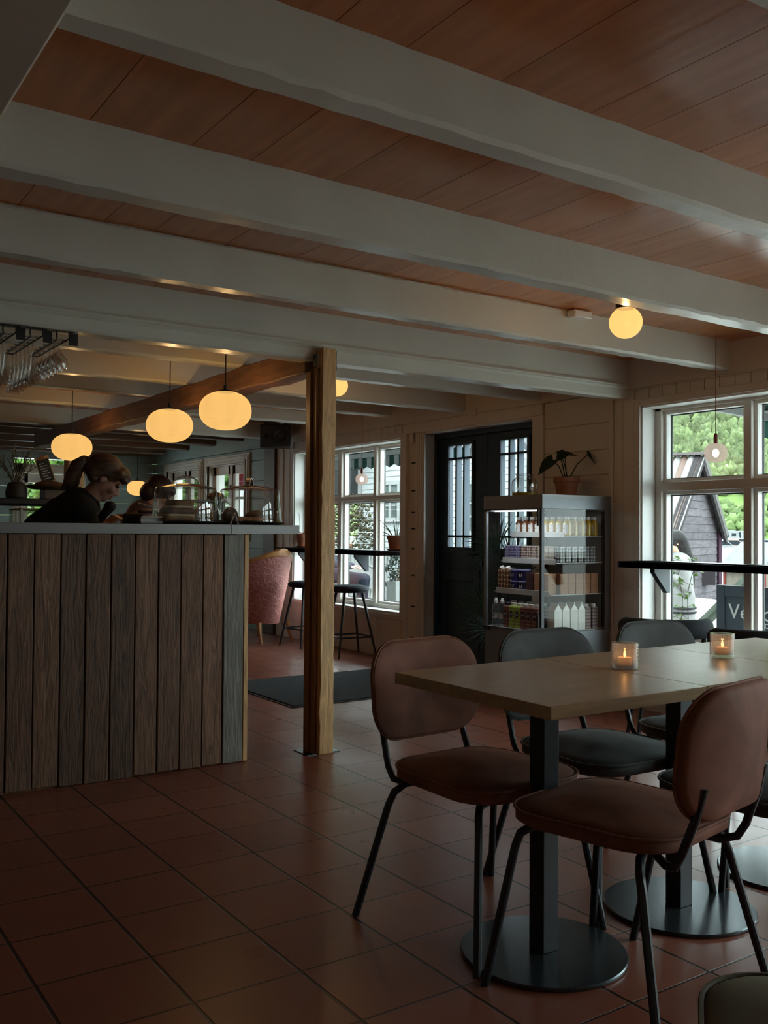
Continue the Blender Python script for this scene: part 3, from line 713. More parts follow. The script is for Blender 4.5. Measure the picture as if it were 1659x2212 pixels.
# ------------------------------------------------------------ lamps
def pendant(label, c, rx, rz, ztop, group='opal pendants over the bar'):
    t = thing('pendant_lamp', label, 'lamp', (c[0], c[1], c[2]-rz), 0, group)
    prof = []
    for k in range(21):
        a = math.pi*k/20; s_, co = abs(math.sin(a))**.86, math.cos(a)
        prof.append((max(.003, rx*s_), rz-rz*(abs(co)**.92)*(1 if co > 0 else -1)))
    part('lamp_shade', MB().lathe(prof, n=48), M['opal'], t, label='glowing opal glass shade', ang=80)
    bulb(t, rz, 5.0)
    part('socket', MB().lathe([(.045, 2*rz-.006), (.04, 2*rz+.004), (.012, 2*rz+.012), (.012, 2*rz+.035)], n=20), M['black'], t)
    part('cable', MB().tube([(0, 0, 2*rz+.03), (0, 0, ztop-c[2]+rz-.02)], .0035, 8), M['cord'], t)
    part('ceiling_rose', MB().lathe([(.055, ztop-c[2]+rz-.018), (.055, ztop-c[2]+rz)], n=24), M['black'], t)
    return t
pendant('nearest and largest-looking opal pendant over the bar, closest to the timber post', (2.255, 4.97, 1.862), .15, .111, 2.35)
pendant('middle opal pendant over the bar', (2.255, 5.83, 1.853), .15, .109, 2.35)
pendant('opal pendant over the bar straight above the ponytail of the bartender', (2.20, 7.86, 1.852), .162, .112, 2.35)
pendant('small far opal pendant in front of the blue-green rear wall', (3.93, 11.2, 1.68), .125, .092, 2.42)
def ball_lamp(label, c, rr, zc):
    t = thing('ceiling_lamp', label, 'lamp', (c[0], c[1], c[2]-rr), 0, 'glowing ball ceiling lamps')
    prof = [(max(.003, rr*math.sin(math.pi*k/20)), rr-rr*math.cos(math.pi*k/20)*.97) for k in range(21)]
    part('lamp_shade', MB().lathe(prof, n=40), M['opal'], t, label='glowing opal glass ball', ang=80)
    bulb(t, rr, 3.5)
    part('mount', MB().lathe([(.045, 2*rr-.012), (.045, zc-c[2]+rr)], n=24), M['black'], t)
    return t
ball_lamp('glowing ball lamp on the ceiling between the white beams, above the right window', (3.30, 2.925, 2.137), .075, 2.35)
ball_lamp('glowing ball lamp half hidden by the timber post', (3.43, 5.68, 2.203), .078, 2.35)
M['frost'] = opal('frosted_glass', (1, .80, .68), .42, .38)
M['bulb'] = emis('warm_bulb', (1, .78, .52), 5)
def window_pendant(label, c, rr, ztop):
    t = thing('window_pendant', label, 'lamp', (c[0], c[1], c[2]-rr*.86), 0, 'frosted pendants in the windows')
    prof = [(.012, 0)]
    for k in range(1, 17):
        a = math.pi*k/17; s_, co = math.sin(a)**.6, math.cos(a); prof.append((rr*s_, rr*.86*(1-(abs(co)**1.0)*(1 if co > 0 else -1))))
    prof.append((.016, rr*1.72))
    part('lamp_shade', MB().lathe(prof, n=36), M['frost'], t, label='frosted blush glass shade', ang=80)
    part('bulb', MB().ball((0, 0, rr*.85), .02, .02, .026), M['bulb'], t, label='lit bulb')
    part('socket', MB().lathe([(.012, rr*1.69), (.012, rr*1.72+.05), (.006, rr*1.72+.06)], n=14), M['rcord'], t)
    part('cable', MB().tube([(0, 0, rr*1.72+.05), (.002, 0, ztop-c[2]+rr*.86)], .0028, 8), M['rcord'], t)
    return t
window_pendant('small frosted glass pendant hanging in front of the right window', (4.72, 3.495, 1.652), .0655, 2.35)
window_pendant('small frosted glass pendant hanging in front of the left window', (4.76, 7.42, 1.662), .059, 2.35)

# ------------------------------------------------------------ speaker, cables, boxes on the ceiling and wall
t = thing('wall_speaker', 'black loudspeaker mounted high on the dark corner post', 'speaker', (4.66, 8.98, 2.065), R(-27))
part('cabinet', MB().box(-.165, .165, -.02, .19, 0, .245), M['blackp'], t, bev=.012)
for x_, z, rr in ((.052, .118, .082), (-.098, .112, .030)):
    mb = MB().lathe([(.001, .012), (rr*.35, .012), (rr*.38, -.004), (rr*.8, .012), (rr*.85, .02), (rr, .02), (rr*1.05, 0)], n=28)
    mb.xf(Matrix.Translation((x_, -.019, z)) @ Matrix.Rotation(R(90), 4, 'X'))
    part('driver', mb, M['black'], t)
part('mount', MB().box(-.03, .03, .18, .30, .08, .20).box(-.12, -.09, .0, .1, .245, .27).box(.09, .12, .0, .1, .245, .27), M['black'], t)
def cable(name, label, path, r_, mat): single(name, MB().tube(path, r_, 6), mat, label, 'cable')
cable('wall_cable', 'painted cable running along the top of the window wall', [(4.94, 2.3+.35*i, 2.150+.003*math.sin(i*1.9)) for i in range(20)], .006, M['lint'])
cable('beam_cable', 'thin white cable clipped along the top of the beam behind the ceiling ball lamp', [(.6+.2*i, 3.549, 2.343-.004*(i % 2)) for i in range(15)]+[(3.52, 3.549, 2.34)], .004, M['lint'])
single('junction_box', MB().box(3.55, 3.68, 3.49, 3.549, 2.305, 2.345), M['white'], 'white junction box on the beam left of the ceiling ball lamp', 'box', bev=.006)
single('door_sensor_box', MB().box(4.945, XW-.02, 6.86, 6.925, 1.975, 2.06).box(4.95, XW, 6.87, 6.90, 2.06, 2.1), M['trimw'], 'small beige sensor box between the left window and the door', 'box', bev=.005)
single('socket_box', MB().box(4.93, 4.962, 5.96, 6.06, 2.13, 2.2), M['trimw'], 'small painted box on the trim above the double door', 'box', bev=.004)
single('alarm_box', MB().box(4.93, XW, 8.60, 8.72, 2.085, 2.14), M['white'], 'small white box above the left window, right of the timber post', 'box', bev=.004)
# ------------------------------------------------------------ things on the worktop
M['tray'] = mk('dark_tray', (.035, .032, .03), .3, metal=.4, var=.1)
M['crust'] = mk('baked_crust', (.26, .125, .05), .7, var=.4, ns=22, bump=.6)
M['crust2'] = mk('dark_crust', (.11, .05, .025), .7, var=.4, ns=25, bump=.6)
M['cream_'] = mk('cream_filling', (.6, .48, .33), .7, var=.1)
def cake_dome(label, x, y, hrot):
    t = thing('cake_dome', label, 'cake dome', (x, y, 1.222), 0, 'clear cake domes on the worktop')
    part('cover', MB().lathe([(.168, 0), (.170, .008), (.163, .10), (.156, .165), (.152, .172), (.09, .190), (.004, .198)], n=56, cap=False), M['clear'], t, label='clear plastic cover')
    part('rim', MB().lathe([(.166, .0), (.172, .002), (.172, .007), (.166, .009)], n=56), M['clear'], t)
    c, s_ = math.cos(hrot), math.sin(hrot); mb = MB()
    pts = [(.062*math.cos(math.pi*k/12), .190+.040*math.sin(math.pi*k/12)) for k in range(13)]
    ring = []
    for (a, z) in pts: ring.append([(a*c-w*s_, a*s_+w*c, z+h) for w, h in ((-.011, 0), (.011, 0), (.011, .006), (-.011, .006))])
    part('handle', mb.loft(ring), M['chrome'], t, label='arched metal handle', bev=.001)
    return t
d1 = cake_dome('clear cake dome over layered sandwiches, nearer to the bartender', 1.872, 4.60, R(-15))
dup(d1, (2.222, 4.575, 1.222), R(70), 'clear cake dome over pastries, nearer to the timber post')
def tray(label, x, y, rr):
    return single('serving_tray', MB().lathe([(.002, 0), (rr*.86, 0), (rr, .011), (rr+.006, .013), (rr, .0145), (rr*.86, .0055), (.002, .0055)], (x, y, 1.2055), n=56), M['tray'], label, 'tray', 'dark trays under the cake domes')
tray('dark round tray under the dome of layered sandwiches', 1.872, 4.60, .178)
tray('dark round tray under the dome of pastries, its rim sticking out to the right', 2.232, 4.575, .180)
rng = random.Random(11)
def pastry(label, x, y, z, rx, ry, rz_, mat, rot=0, fold=0):
    k = rng.random()*9; mb = MB(); n = 20; m = 10; rings = []
    for j in range(m+1):
        t = math.pi*min(max(j/m, .01), .99); rings.append([(x+rx*math.sin(t)*math.cos(2*math.pi*i/n)*(1+.10*math.sin(5*i*.63+k+j)), y+ry*math.sin(t)*math.sin(2*math.pi*i/n)*(1+.1*math.cos(3*i*.5+k)), z+rz_-rz_*math.cos(t)*(1+.12*math.sin(2*i+k))) for i in range(n)])
    return single('pastry', mb.loft(rings), mat, label, 'pastry', 'food under the cake domes', ang=60)
ZT = 1.2115
t = thing('layered_sandwich', 'stack of layered sandwiches on the tray under the dome nearer to the bartender', 'sandwich', (1.83, 4.59, ZT), 0, 'food under the cake domes')
for k, (z, h, m_) in enumerate(((0, .035, 'crust'), (.035, .012, 'cream_'), (.047, .03, 'crust2'), (.077, .012, 'cream_'), (.089, .03, 'crust'))):
    part('slice' if m_ != 'cream_' else 'filling', MB().prism([(a-.02+.006*k, b) for a, b in rrect(.09-.008*k, .075, .03, 5)], 'z', z, z+h), M[m_], t, bev=.006)
pastry('folded brown pastry at the right of the sandwiches under the left dome', 1.965, 4.60, ZT, .045, .09, .045, M['crust'])
pastry('long flat golden pastry in front under the right dome', 2.20, 4.50, ZT, .10, .045, .018, M['crust'])
pastry('dark round bun at the left under the right dome', 2.125, 4.605, ZT, .042, .042, .042, M['crust2'])
pastry('wide dark loaf at the right under the right dome', 2.285, 4.605, ZT, .078, .055, .036, M['crust2'])
pastry('golden roll at the back under the right dome', 2.23, 4.69, ZT, .05, .04, .02, M['crust'])
def card_tent(name, label, x, y, z, w_, h, d, rz):
    t = MB(); a = Matrix.Translation((x, y, z)) @ Matrix.Rotation(rz, 4, 'Z')
    t.prism([(-d, 0), (-d+.0015, 0), (0, h-.003), (d-.0015, 0), (d, 0), (.0006, h), (-.0006, h)], 'y', -w_/2, w_/2); t.xf(a)
    return single(name, t, M['card'], label, 'card')
card_tent('price_card', 'small white folded price card standing between the two cake domes', 2.062, 4.42, 1.2055, .035, .062, .022, R(-12))

# receipt and card terminal near the bartender
t = thing('receipt_roll', 'white curled receipt paper lying on the worktop right of the bartender', 'receipt', (1.665, 4.53, 1.206))
pts = [(.028*math.cos(a), .02+.02*math.sin(a)) for a in [R(-160+i*20) for i in range(16)]]
pts2 = [(a*.95, .02+(b-.02)*.95) for a, b in pts][::-1]
part('paper', MB().prism(pts+pts2, 'x', -.05, .05).xf(Matrix.Rotation(R(-10), 4, 'Z')), M['card'], t)
t = thing('card_terminal', 'tilted black payment terminal on the worktop in front of the bartender', 'terminal', (1.63, 4.72, 1.205), R(-20))
part('body', MB().prism([(-.07, 0), (.07, 0), (.075, .03), (-.055, .055), (-.075, .03)], 'x', -.045, .06), M['blackp'], t, bev=.006)
part('screen', MB().obox((.008, .01, .0460), (.075, .07, .002), (R(-11), 0, 0)), M['blacks'], t)

# ------------------------------------------------------------ hanging glass racks
def rack(label, x):
    t = thing('glass_rack', label, 'glass rack', (x, 4.9, 2.055), 0, 'black hanging glass racks')
    mb = MB()
    for s_ in (-.028, .028): mb.tube([(s_, -.48, .035), (s_, -.48, .005), (s_*.75, -.465, .0), (s_*.6, .05, .0)], .004, 6)
    mb.box(-.045, .045, -.495, -.465, .032, .036).tube([(-.017, .05, 0), (.017, .05, 0)], .004, 6)
    part('rail', mb, M['black'], t)
    part('back_plate', MB().box(.035, .075, -.455, -.450, -.02, .036), M['black'], t)
    return t
def goblet(rx, hb, hs, bulge):
    # hangs upside down by its foot; z = 0 at the foot plate, going down
    p = [(.032, 0), (.033, -.002), (.006, -.007), (.0035, -.02), (.0035, -hs), (.010, -hs-.01)]
    for k in range(1, 11):
        q = k/10; p.append((rx*(math.sin(min(1, q*1.25)*math.pi/2))**.8*(1-bulge*max(0, q-.55)**1.3), -hs-.008-hb*q))
    return p
for (x, kind, nm) in ((.955, 'flute', 'left'), (1.072, 'flute', 'middle'), (1.190, 'wine', 'right')):
    rk = rack(f'{nm}most of the three black glass racks under the white lintel' if nm != 'middle' else 'middle one of the three black glass racks under the white lintel', x)
    for i in range(6):
        y = 4.49+.08*i
        pr_ = goblet(.028, .13, .085, -.25) if kind == 'flute' else goblet(.046, .085, .045, .5)
        if kind == 'flute': pr_ = [(.03, 0), (.031, -.002), (.005, -.006), (.0035, -.02), (.0035, -.075), (.008, -.09), (.013, -.12), (.019, -.16), (.027, -.19), (.034, -.205), (.038, -.212)]
        if i == 0:
            g0 = single('wine_glass' if kind == 'wine' else 'flute_glass', MB().lathe([(a, b) for a, b in pr_], (x, y, 2.064), n=24, cap=False), M['stemware'], f'clear stemmed glass nearest the front of the {nm} hanging rack', 'glass', f'stemmed glasses in the {nm} hanging rack', ang=60)
        else:
            g = g0.copy(); COL.objects.link(g); g.location = (g0.location.x, y, g0.location.z)
            g['label'] = f"clear stemmed glass, {['second', 'third', 'fourth', 'fifth', 'last'][i-1]} from the front in the {nm} hanging rack"

# ------------------------------------------------------------ people
M['skin'] = mk('skin', (.45, .235, .165), .5, var=.08, ns=12)
M['hair'] = mk('auburn_hair', (.075, .035, .017), .5, var=.45, ns=14, stretch=(1.5, 1.5, 6), bump=.6, sheen=.2)
M['hairb'] = mk('black_hair', (.012, .010, .010), .6, var=.3, ns=20, bump=.5, spec=.08)
M['hairm'] = mk('dark_maroon_hair', (.022, .009, .010), .5, var=.3, ns=20, bump=.5)
M['bshirt'] = mk('black_shirt', (.009, .009, .010), .85, var=.2, ns=8, bump=.2)
M['lip'] = mk('lips', (.30, .09, .07), .5); M['eye'] = mk('eye', (.02, .015, .012), .2); M['brow'] = mk('brow', (.10, .05, .025), .7)
def hand(mb, wrist, d, nrm, s=1.0, curl=.5, side=1):
    """palm and five bent fingers; d: pointing direction, nrm: out of the back of the hand"""
    d = Vector(d).normalized(); nrm = Vector(nrm); nrm = (nrm-d*nrm.dot(d)).normalized(); a = d.cross(nrm)*side
    w_ = Vector(wrist)
    P = lambda x, y, z: w_+(d*x+a*y+nrm*z)*s
    for y in (-.025, -.008, .008, .025): mb.cap(P(.005, y*.7, 0), P(.085, y, 0), .013*s, .0105*s, 8)
    for y, L in ((-.029, .062), (-.0095, .075), (.0095, .080), (.029, .072)):
        q0 = P(.085, y, 0); a1 = curl*.9; a2 = curl*1.9
        q1 = q0+(d*math.cos(a1)-nrm*math.sin(a1))*L*.5*s; q2 = q1+(d*math.cos(a2)-nrm*math.sin(a2))*L*.5*s
        mb.cap(q0, q1, .0095*s, .0085*s, 8).cap(q1, q2, .0085*s, .007*s, 8)
    t0 = P(.02, .03, -.004); t1 = P(.055, .052, -.018); t2 = P(.085, .05, -.035)
    mb.cap(t0, t1, .0125*s, .010*s, 8).cap(t1, t2, .010*s, .008*s, 8)
class Frame:
    """local frame: f forward, r right-hand side of the figure, u up"""
    def __init__(s, o, f, u=(0, 0, 1)):
        s.o = Vector(o); s.f = Vector(f).normalized(); u = Vector(u); s.r = s.f.cross(u).normalized(); s.u = s.r.cross(s.f).normalized()
    def __call__(s, f, r, u): return s.o+s.f*f+s.r*r+s.u*u
    def rot(s): return Matrix((s.f, s.r, s.u)).transposed().to_euler()
def head(mb, F, k=1.0):
    """F at the middle of the head, f = where the face points"""
    mb.ball(F(-.012*k, 0, .03*k), .098*k, .076*k, .088*k, rot=F.rot(), n=20, m=14)
    mb.ball(F(.022*k, 0, -.03*k), .066*k, .060*k, .085*k, rot=F.rot(), n=18, m=12)
    mb.ball(F(.058*k, 0, -.088*k), .026*k, .028*k, .022*k, rot=F.rot())
    mb.cap(F(.084*k, 0, .012*k), F(.106*k, 0, -.032*k), .009*k, .0125*k, 10)
    for q in (-1, 1):
        mb.ball(F(.096*k, q*.011*k, -.036*k), .010*k)
        mb.ball(F(.062*k, q*.038*k, -.028*k), .026*k, .024*k, .024*k)
        mb.ball(F(.074*k, q*.03*k, .022*k), .016*k, .026*k, .010*k, rot=F.rot())
        mb.ball(F(-.008*k, q*.074*k, -.004*k), .018*k, .008*k, .031*k, rot=F.rot())
    mb.ball(F(.084*k, 0, -.058*k), .014*k, .024*k, .010*k, rot=F.rot()); mb.ball(F(.081*k, 0, -.070*k), .013*k, .02*k, .009*k, rot=F.rot())
def face_bits(body, F, k=1.0):
    for q in (-1, 1):
        part('eye', MB().ball(F(.080*k, q*.031*k, .004*k), .012*k, .014*k, .007*k, rot=F.rot()), M['eye'], body, world=True)
        part('eyebrow', MB().cap(F(.089*k, q*.016*k, .027*k), F(.076*k, q*.05*k, .026*k), .0045*k, .003*k, 8), M['brow'], body, world=True)
    part('lips', MB().ball(F(.089*k, 0, -.058*k), .011*k, .021*k, .006*k, rot=F.rot()).ball(F(.086*k, 0, -.069*k), .011*k, .018*k, .006*k, rot=F.rot()), M['lip'], body, world=True)

# bartender: leaning forward over the worktop, face turned down to the right
t = thing('person', 'person with an auburn ponytail and black shirt leaning over the bar', 'person', (1.30, 5.16, 0))
f = Vector((.953, -.304, 0)); up = Vector((0, 0, 1)); bk = Vector((.304, .953, 0))
O = Vector((1.592, 5.055, 1.452))
tilt = R(37); hf = f*math.cos(tilt)-up*math.sin(tilt)+bk*(.05)
HF = Frame(O, hf, f*math.sin(tilt)+up*math.cos(tilt))
S = lambda a, b, z: O+f*a+bk*b+up*z        # figure space: a towards the right of the photo, b away from the camera
mb = MB(); head(mb, HF, .98)
neck = S(-.085, .005, -.115); mb.cap(S(-.012, 0, -.03), neck, .052, .058, 14); mb.cap(neck, S(-.14, .01, -.17), .058, .075, 14)
# torso and hips
sh = S(-.12, 0, -.19); hip = S(-.50, .06, -.50)
mb.cap(sh, S(-.30, .03, -.32), .10, .115, 16).cap(S(-.30, .03, -.32), hip, .11, .125, 16)
for q in (-1, 1):
    a = S(-.10, q*.15, -.185); mb.cap(S(-.15, q*.04, -.17), a, .075, .06, 12)
    e = S(-.045, q*.20-.0, -.40) if q < 0 else S(-.02, .20, -.40); wr = S(-.085, -.165, -.30) if q < 0 else S(.10, .06, -.27)
    mb.cap(a, e, .052, .042, 12)
    wr = S(.0, -.10, -.258) if q < 0 else S(.03, .08, -.262)
    mb.cap(e, wr, .041, .027, 12)
    hand(mb, wr, S(.10, -.05*q*-1, -.25)-wr+(up*.08), (-.2, -.3*-q, .6), .92, .8, side=q)
    mb.cap(S(-.50, .06+q*.09, -.52), S(-.46, .04+q*.10, -.96), .09, .06, 14).cap(S(-.46, .04+q*.10, -.96), S(-.52, .04+q*.10, -1.40), .058, .04, 12)
    mb.cap(S(-.53, .04+q*.10, -1.44), S(-.36, .02+q*.11, -1.452), .036, .03, 10)
body = part('body', mb, M['skin'], t, world=True, remesh=.0065, smooth=3)
face_bits(body, HF, .98)
mb = MB()
mb.cap(S(-.135, .005, -.165), S(-.30, .03, -.31), .118, .135, 18).cap(S(-.30, .03, -.32), S(-.52, .06, -.52), .128, .142, 18)
mb.cap(S(-.125, .01, -.135), S(-.21, .02, -.20), .076, .11, 16)
for q in (-1, 1):
    a = S(-.105, q*.145, -.19); mb.cap(S(-.16, q*.03, -.165), a+up*.012, .092, .078, 14)
    mb.cap(a, S(-.06, q*.185, -.35), .070, .058, 14)
    mb.cap(S(-.50, .06+q*.09, -.52), S(-.46, .04+q*.10, -.96), .105, .075, 14).cap(S(-.46, .04+q*.10, -.96), S(-.52, .04+q*.10, -1.42), .073, .06, 12)
part('clothing', mb, M['bshirt'], t, world=True, remesh=.009, smooth=3, label='black short-sleeved shirt and trousers')
# hair: cap, fringe, ponytail
mb = MB()
mb.ball(HF(-.022, 0, .042), .105, .085, .089, rot=HF.rot(), n=24, m=16)
mb.ball(HF(.058, 0, .075), .055, .070, .040, rot=HF.rot()); mb.ball(HF(.082, .01, .052), .030, .058, .022, rot=HF.rot())
for q in (-1, 1):
    mb.cap(HF(.05, q*.066, .065), HF(-.07, q*.062, -.015), .022, .026, 10); mb.cap(HF(-.05, q*.055, -.03), HF(-.10, q*.02, .0), .03, .03, 10)
mb.ball(HF(-.09, 0, .02), .045, .05, .05)
part('hair', mb, M['hair'], t, world=True, remesh=.007, smooth=2)
tie = HF(-.128, 0, .028); mb = MB(); pts = [tie+hf*.02, tie-f*.022-up*.008, tie-f*.055-up*.035, tie-f*.075-up*.08, tie-f*.095-up*.125, tie-f*.13-up*.16]
rr = [.024, .032, .040, .042, .034, .012]
for a, b, ra, rb in zip(pts, pts[1:], rr, rr[1:]): mb.cap(a, b, ra, rb, 14)
for q in range(5):
    mb.cap(tie-f*.03+bk*(-.02+.01*q), tie-f*(.055+.016*q)-up*(.165+.006*(q % 3))+bk*(-.03+.015*q), .018, .006, 8)
part('ponytail', mb, M['hair'], t, world=True, remesh=.007, smooth=2)
part('hair_tie', MB().tube([tie+HF.r*.03*math.cos(a)+HF.u*.034*math.sin(a)-hf*.0 for a in [2*math.pi*k/14 for k in range(15)]], .007, 8), M['hair'], t, world=True)
t = thing('bar_scanner', 'dark handheld device held up in the hand of the bartender', 'device', tuple(S(.02, -.08, -.27)))
mb = MB().cap(S(-.035, -.075, -.235), S(.035, -.06, -.15), .022, .028, 12).ball(S(.03, -.06, -.148), .034, .03, .026)
part('body', mb, M['blackp'], t, world=True, remesh=.006, smooth=2)

# second person behind the domes
t = thing('person', 'person with dark hair bending down behind the left cake dome', 'person', (2.62, 7.0, 0))
O2 = Vector((2.60, 6.93, 1.455)); hf2 = Vector((.80, -.25, -.62)); HF2 = Frame(O2, hf2)
mb = MB(); head(mb, HF2, 1.0)
S2 = lambda a, b, z: O2+f*a+bk*b+up*z
mb.cap(S2(-.03, 0, -.04), S2(-.10, .02, -.16), .055, .06, 12).cap(S2(-.12, .02, -.2), S2(-.28, .05, -.55), .12, .125, 16)
for q in (-1, 1):
    a = S2(-.12, q*.17, -.22); e = S2(-.02, q*.22, -.46); wr = S2(.18, q*.12, -.38)
    mb.cap(S2(-.14, q*.04, -.19), a, .07, .058, 12).cap(a, e, .05, .042, 12).cap(e, wr, .04, .028, 12); hand(mb, wr, f-bk*q*.2, up, .95, .6, side=q)
    mb.cap(S2(-.28, .05+q*.09, -.55), S2(-.24, .04+q*.1, -.98), .085, .06, 12).cap(S2(-.24, .04+q*.1, -.98), S2(-.28, .04+q*.1, -1.38), .058, .042, 12).cap(S2(-.28, .04+q*.1, -1.42), S2(-.1, .04+q*.11, -1.425), .036, .03, 10)
b2 = part('body', mb, M['skin'], t, world=True, remesh=.009, smooth=3); face_bits(b2, HF2)
mb = MB(); mb.ball(HF2(-.02, 0, .035), .112, .096, .100, rot=HF2.rot(), n=20, m=14).ball(HF2(-.06, 0, -.03), .075, .085, .085, rot=HF2.rot()).ball(HF2(.055, 0, .07), .05, .07, .04, rot=HF2.rot())
part('hair', mb, M['hairm'], t, world=True, remesh=.009, smooth=2)
mb = MB().cap(S2(-.115, .02, -.17), S2(-.28, .05, -.56), .125, .14, 16)
for q in (-1, 1):
    a = S2(-.12, q*.17, -.22); mb.cap(S2(-.14, q*.04, -.2), a, .085, .07, 12).cap(a, S2(-.02, q*.22, -.46), .064, .055, 12).cap(S2(-.02, q*.22, -.46), S2(.165, q*.125, -.384), .053, .042, 12)
    mb.cap(S2(-.28, .05+q*.09, -.56), S2(-.24, .04+q*.1, -.98), .10, .075, 12).cap(S2(-.24, .04+q*.1, -.98), S2(-.28, .04+q*.1, -1.40), .072, .06, 12)
part('clothing', mb, mk('mauve_top', (.085, .045, .05), .8, var=.15), t, world=True, remesh=.011, smooth=3, label='dark mauve clothing')

# ------------------------------------------------------------ behind the bar, left
t = thing('espresso_machine', 'black machine on the back counter below the vase', 'machine', (1.40, 6.25, 1.19))
part('housing', MB().box(1.12, 1.62, 6.05, 6.45, 1.325, 1.365), M['blackp'], t, world=True, bev=.008)
part('front_panel', MB().box(1.57, 1.65, 6.06, 6.09, 1.306, 1.344), mk('pale_panel', (.42, .45, .5), .35, metal=.3), t, world=True, label='pale blue-grey panel')
part('foot', MB().box(1.13, 1.20, 6.05, 6.1, 1.19, 1.325), M['blackp'], t, world=True)
part('foot', MB().box(1.13, 1.20, 6.36, 6.45, 1.19, 1.325), M['blackp'], t, world=True)
t = thing('display_case', 'glass-fronted display case with a wooden top behind the bar', 'display case', (1.52, 6.3, 1.19))
part('top_board', MB().box(1.40, 1.95, 6.1, 6.42, 1.297, 1.306), M['pine'], t, world=True)
part('glass_front', MB().box(1.40, 1.95, 6.105, 6.109, 1.195, 1.297).box(1.40, 1.95, 6.411, 6.415, 1.195, 1.297), M['clear'], t, world=True)
part('corner_bar', MB().box(1.605, 1.625, 6.1, 6.12, 1.19, 1.297).box(1.40, 1.412, 6.1, 6.12, 1.19, 1.297).box(1.938, 1.95, 6.1, 6.12, 1.19, 1.297), M['white'], t, world=True)
t = thing('twig_vase', 'dark rounded vase of budding twigs behind the bar', 'vase', (1.395, 6.2, 1.365))
part('vase', MB().lathe([(.05, 0), (.064, .01), (.066, .04), (.058, .08), (.048, .10), (.04, .105), (.036, .10), (.03, .06)], n=32), mk('dark_clay', (.035, .026, .016), .6, var=.2), t)
rng = random.Random(21); tw = MB(); bud = MB()
for k in range(13):
    a = rng.uniform(0, 6.28); L = rng.uniform(.16, .27); sp = rng.uniform(.25, .95)
    d = Vector((math.cos(a)*sp, math.sin(a)*sp*.7, 1)).normalized(); p = Vector((0, 0, .08)); path = [p.copy()]
    for s_ in range(7):
        p = p+d*L/7+Vector((rng.uniform(-.006, .006), rng.uniform(-.006, .006), 0)); path.append(p.copy())
        if s_ > 0: bud.ball(p+Vector((rng.uniform(-.006, .006), 0, .004)), .0042, .0042, .008, n=6, m=4)
        if s_ in (3, 4):
            e = p+(d+Vector((rng.uniform(-.7, .7), rng.uniform(-.5, .5), .2))).normalized()*L*.35; tw.tube([p, (p+e)/2, e], [.002, .0017, .0012], 5); bud.ball(e, .0045, .0045, .008, n=6, m=4); bud.ball((p+e)/2, .0042, .0042, .007, n=6, m=4)
    tw.tube(path, [.003-.0002*i for i in range(8)], 5)
part('twig', tw, mk('twig_bark', (.07, .04, .03), .8), t, kind='stuff'); part('bud', bud, mk('pale_bud', (.22, .21, .11), .8), t, kind='stuff')
t = thing('cake_stand', 'dark round cake stand behind the bar carrying a clipboard menu', 'cake stand', (1.60, 6.2, 1.365))
part('plate', MB().lathe([(.02, .062), (.115, .066), (.142, .078), (.146, .088), (.138, .090), (.11, .082), (.02, .08)], n=40), mk('dark_wood_stand', (.07, .04, .022), .35, var=.3, ns=8), t)
part('stem', MB().box(-.05, .09, -.06, .06, 0, .064), mk('stand_block', (.10, .05, .025), .5, var=.3), t, bev=.006)
part('cake', MB().lathe([(.0, .086), (.11, .086), (.085, .108), (.04, .118), (.002, .12)], n=28), M['crust2'], t, label='dark flat cake')
t = thing('clipboard_menu', 'clipboard with a dark menu sheet standing on the cake stand behind the bar', 'menu', (1.585, 6.17, 1.472))
A = Matrix.Translation((0, 0, .005)) @ Matrix.Rotation(R(-14), 4, 'Z') @ Matrix.Rotation(R(-17), 4, 'Y') @ Matrix.Rotation(R(-14), 4, 'X')
part('board', MB().box(-.042, .042, 0, .003, 0, .175).xf(A), M['pine'], t)
part('menu_sheet', MB().box(-.037, .037, -.0015, 0, .004, .155).xf(A), mk('dark_menu_paper', (.05, .052, .045), .7), t)
part('clip', MB().box(-.018, .018, -.006, .004, .155, .172).cyl((0, -.002, .168), .008, .012).xf(A), M['honey'], t)
mb = MB()
for k in range(7): mb.box(-.026, -.026+[.03, .045, .05, .04, .05, .035, .045][k], -.0021, -.0015, .125-.017*k, .129-.017*k)
part('menu_lines', mb.xf(A), M['card'], t)
single('folded_napkin', MB().prism([(0, 0), (.07, 0), (.055, .045), (.03, .03)], 'y', 6.13, 6.16).shift((1.53, 0, 1.3065)), M['card'], 'crumpled white napkin on the display case behind the bar', 'napkin', bev=.004)
t = thing('serving_board', 'dark wooden board on a stand with tongs, left of the cake domes behind the bar', 'board', (2.05, 5.42, 1.19))
part('board', MB().cap((1.93, 5.42, 1.286), (2.16, 5.40, 1.286), .024, .024, 12).xf(Matrix.Diagonal((1, 1, .6, 1)).to_4x4()).shift((0, 0, .515)), mk('board_wood', (.05, .028, .018), .4), t, world=True)
part('stand', MB().lathe([(.05, 1.19), (.02, 1.2), (.012, 1.27)], (2.05, 5.41, 0), n=16), M['black'], t, world=True)
part('tongs', MB().tube([(1.90, 5.40, 1.335), (1.95, 5.40, 1.322), (2.02, 5.40, 1.305)], .003, 6).tube([(1.92, 5.41, 1.330), (1.955, 5.41, 1.312)], .003, 6), M['steel'], t, world=True, label='thin metal tongs')
single('rear_worktop', MB().box(1.98, 2.44, 5.2, 5.75, 0, 1.19), M['blackp'], 'dark cabinet behind the cake domes', 'cabinet', bev=.004)
t = thing('pastry_board', 'dark raised board with a brown loaf, seen through the cake domes', 'board', (2.33, 5.4, 1.19))
part('board', MB().box(2.2, 2.46, 5.34, 5.5, 1.345, 1.36), M['tray'], t, world=True, bev=.003)
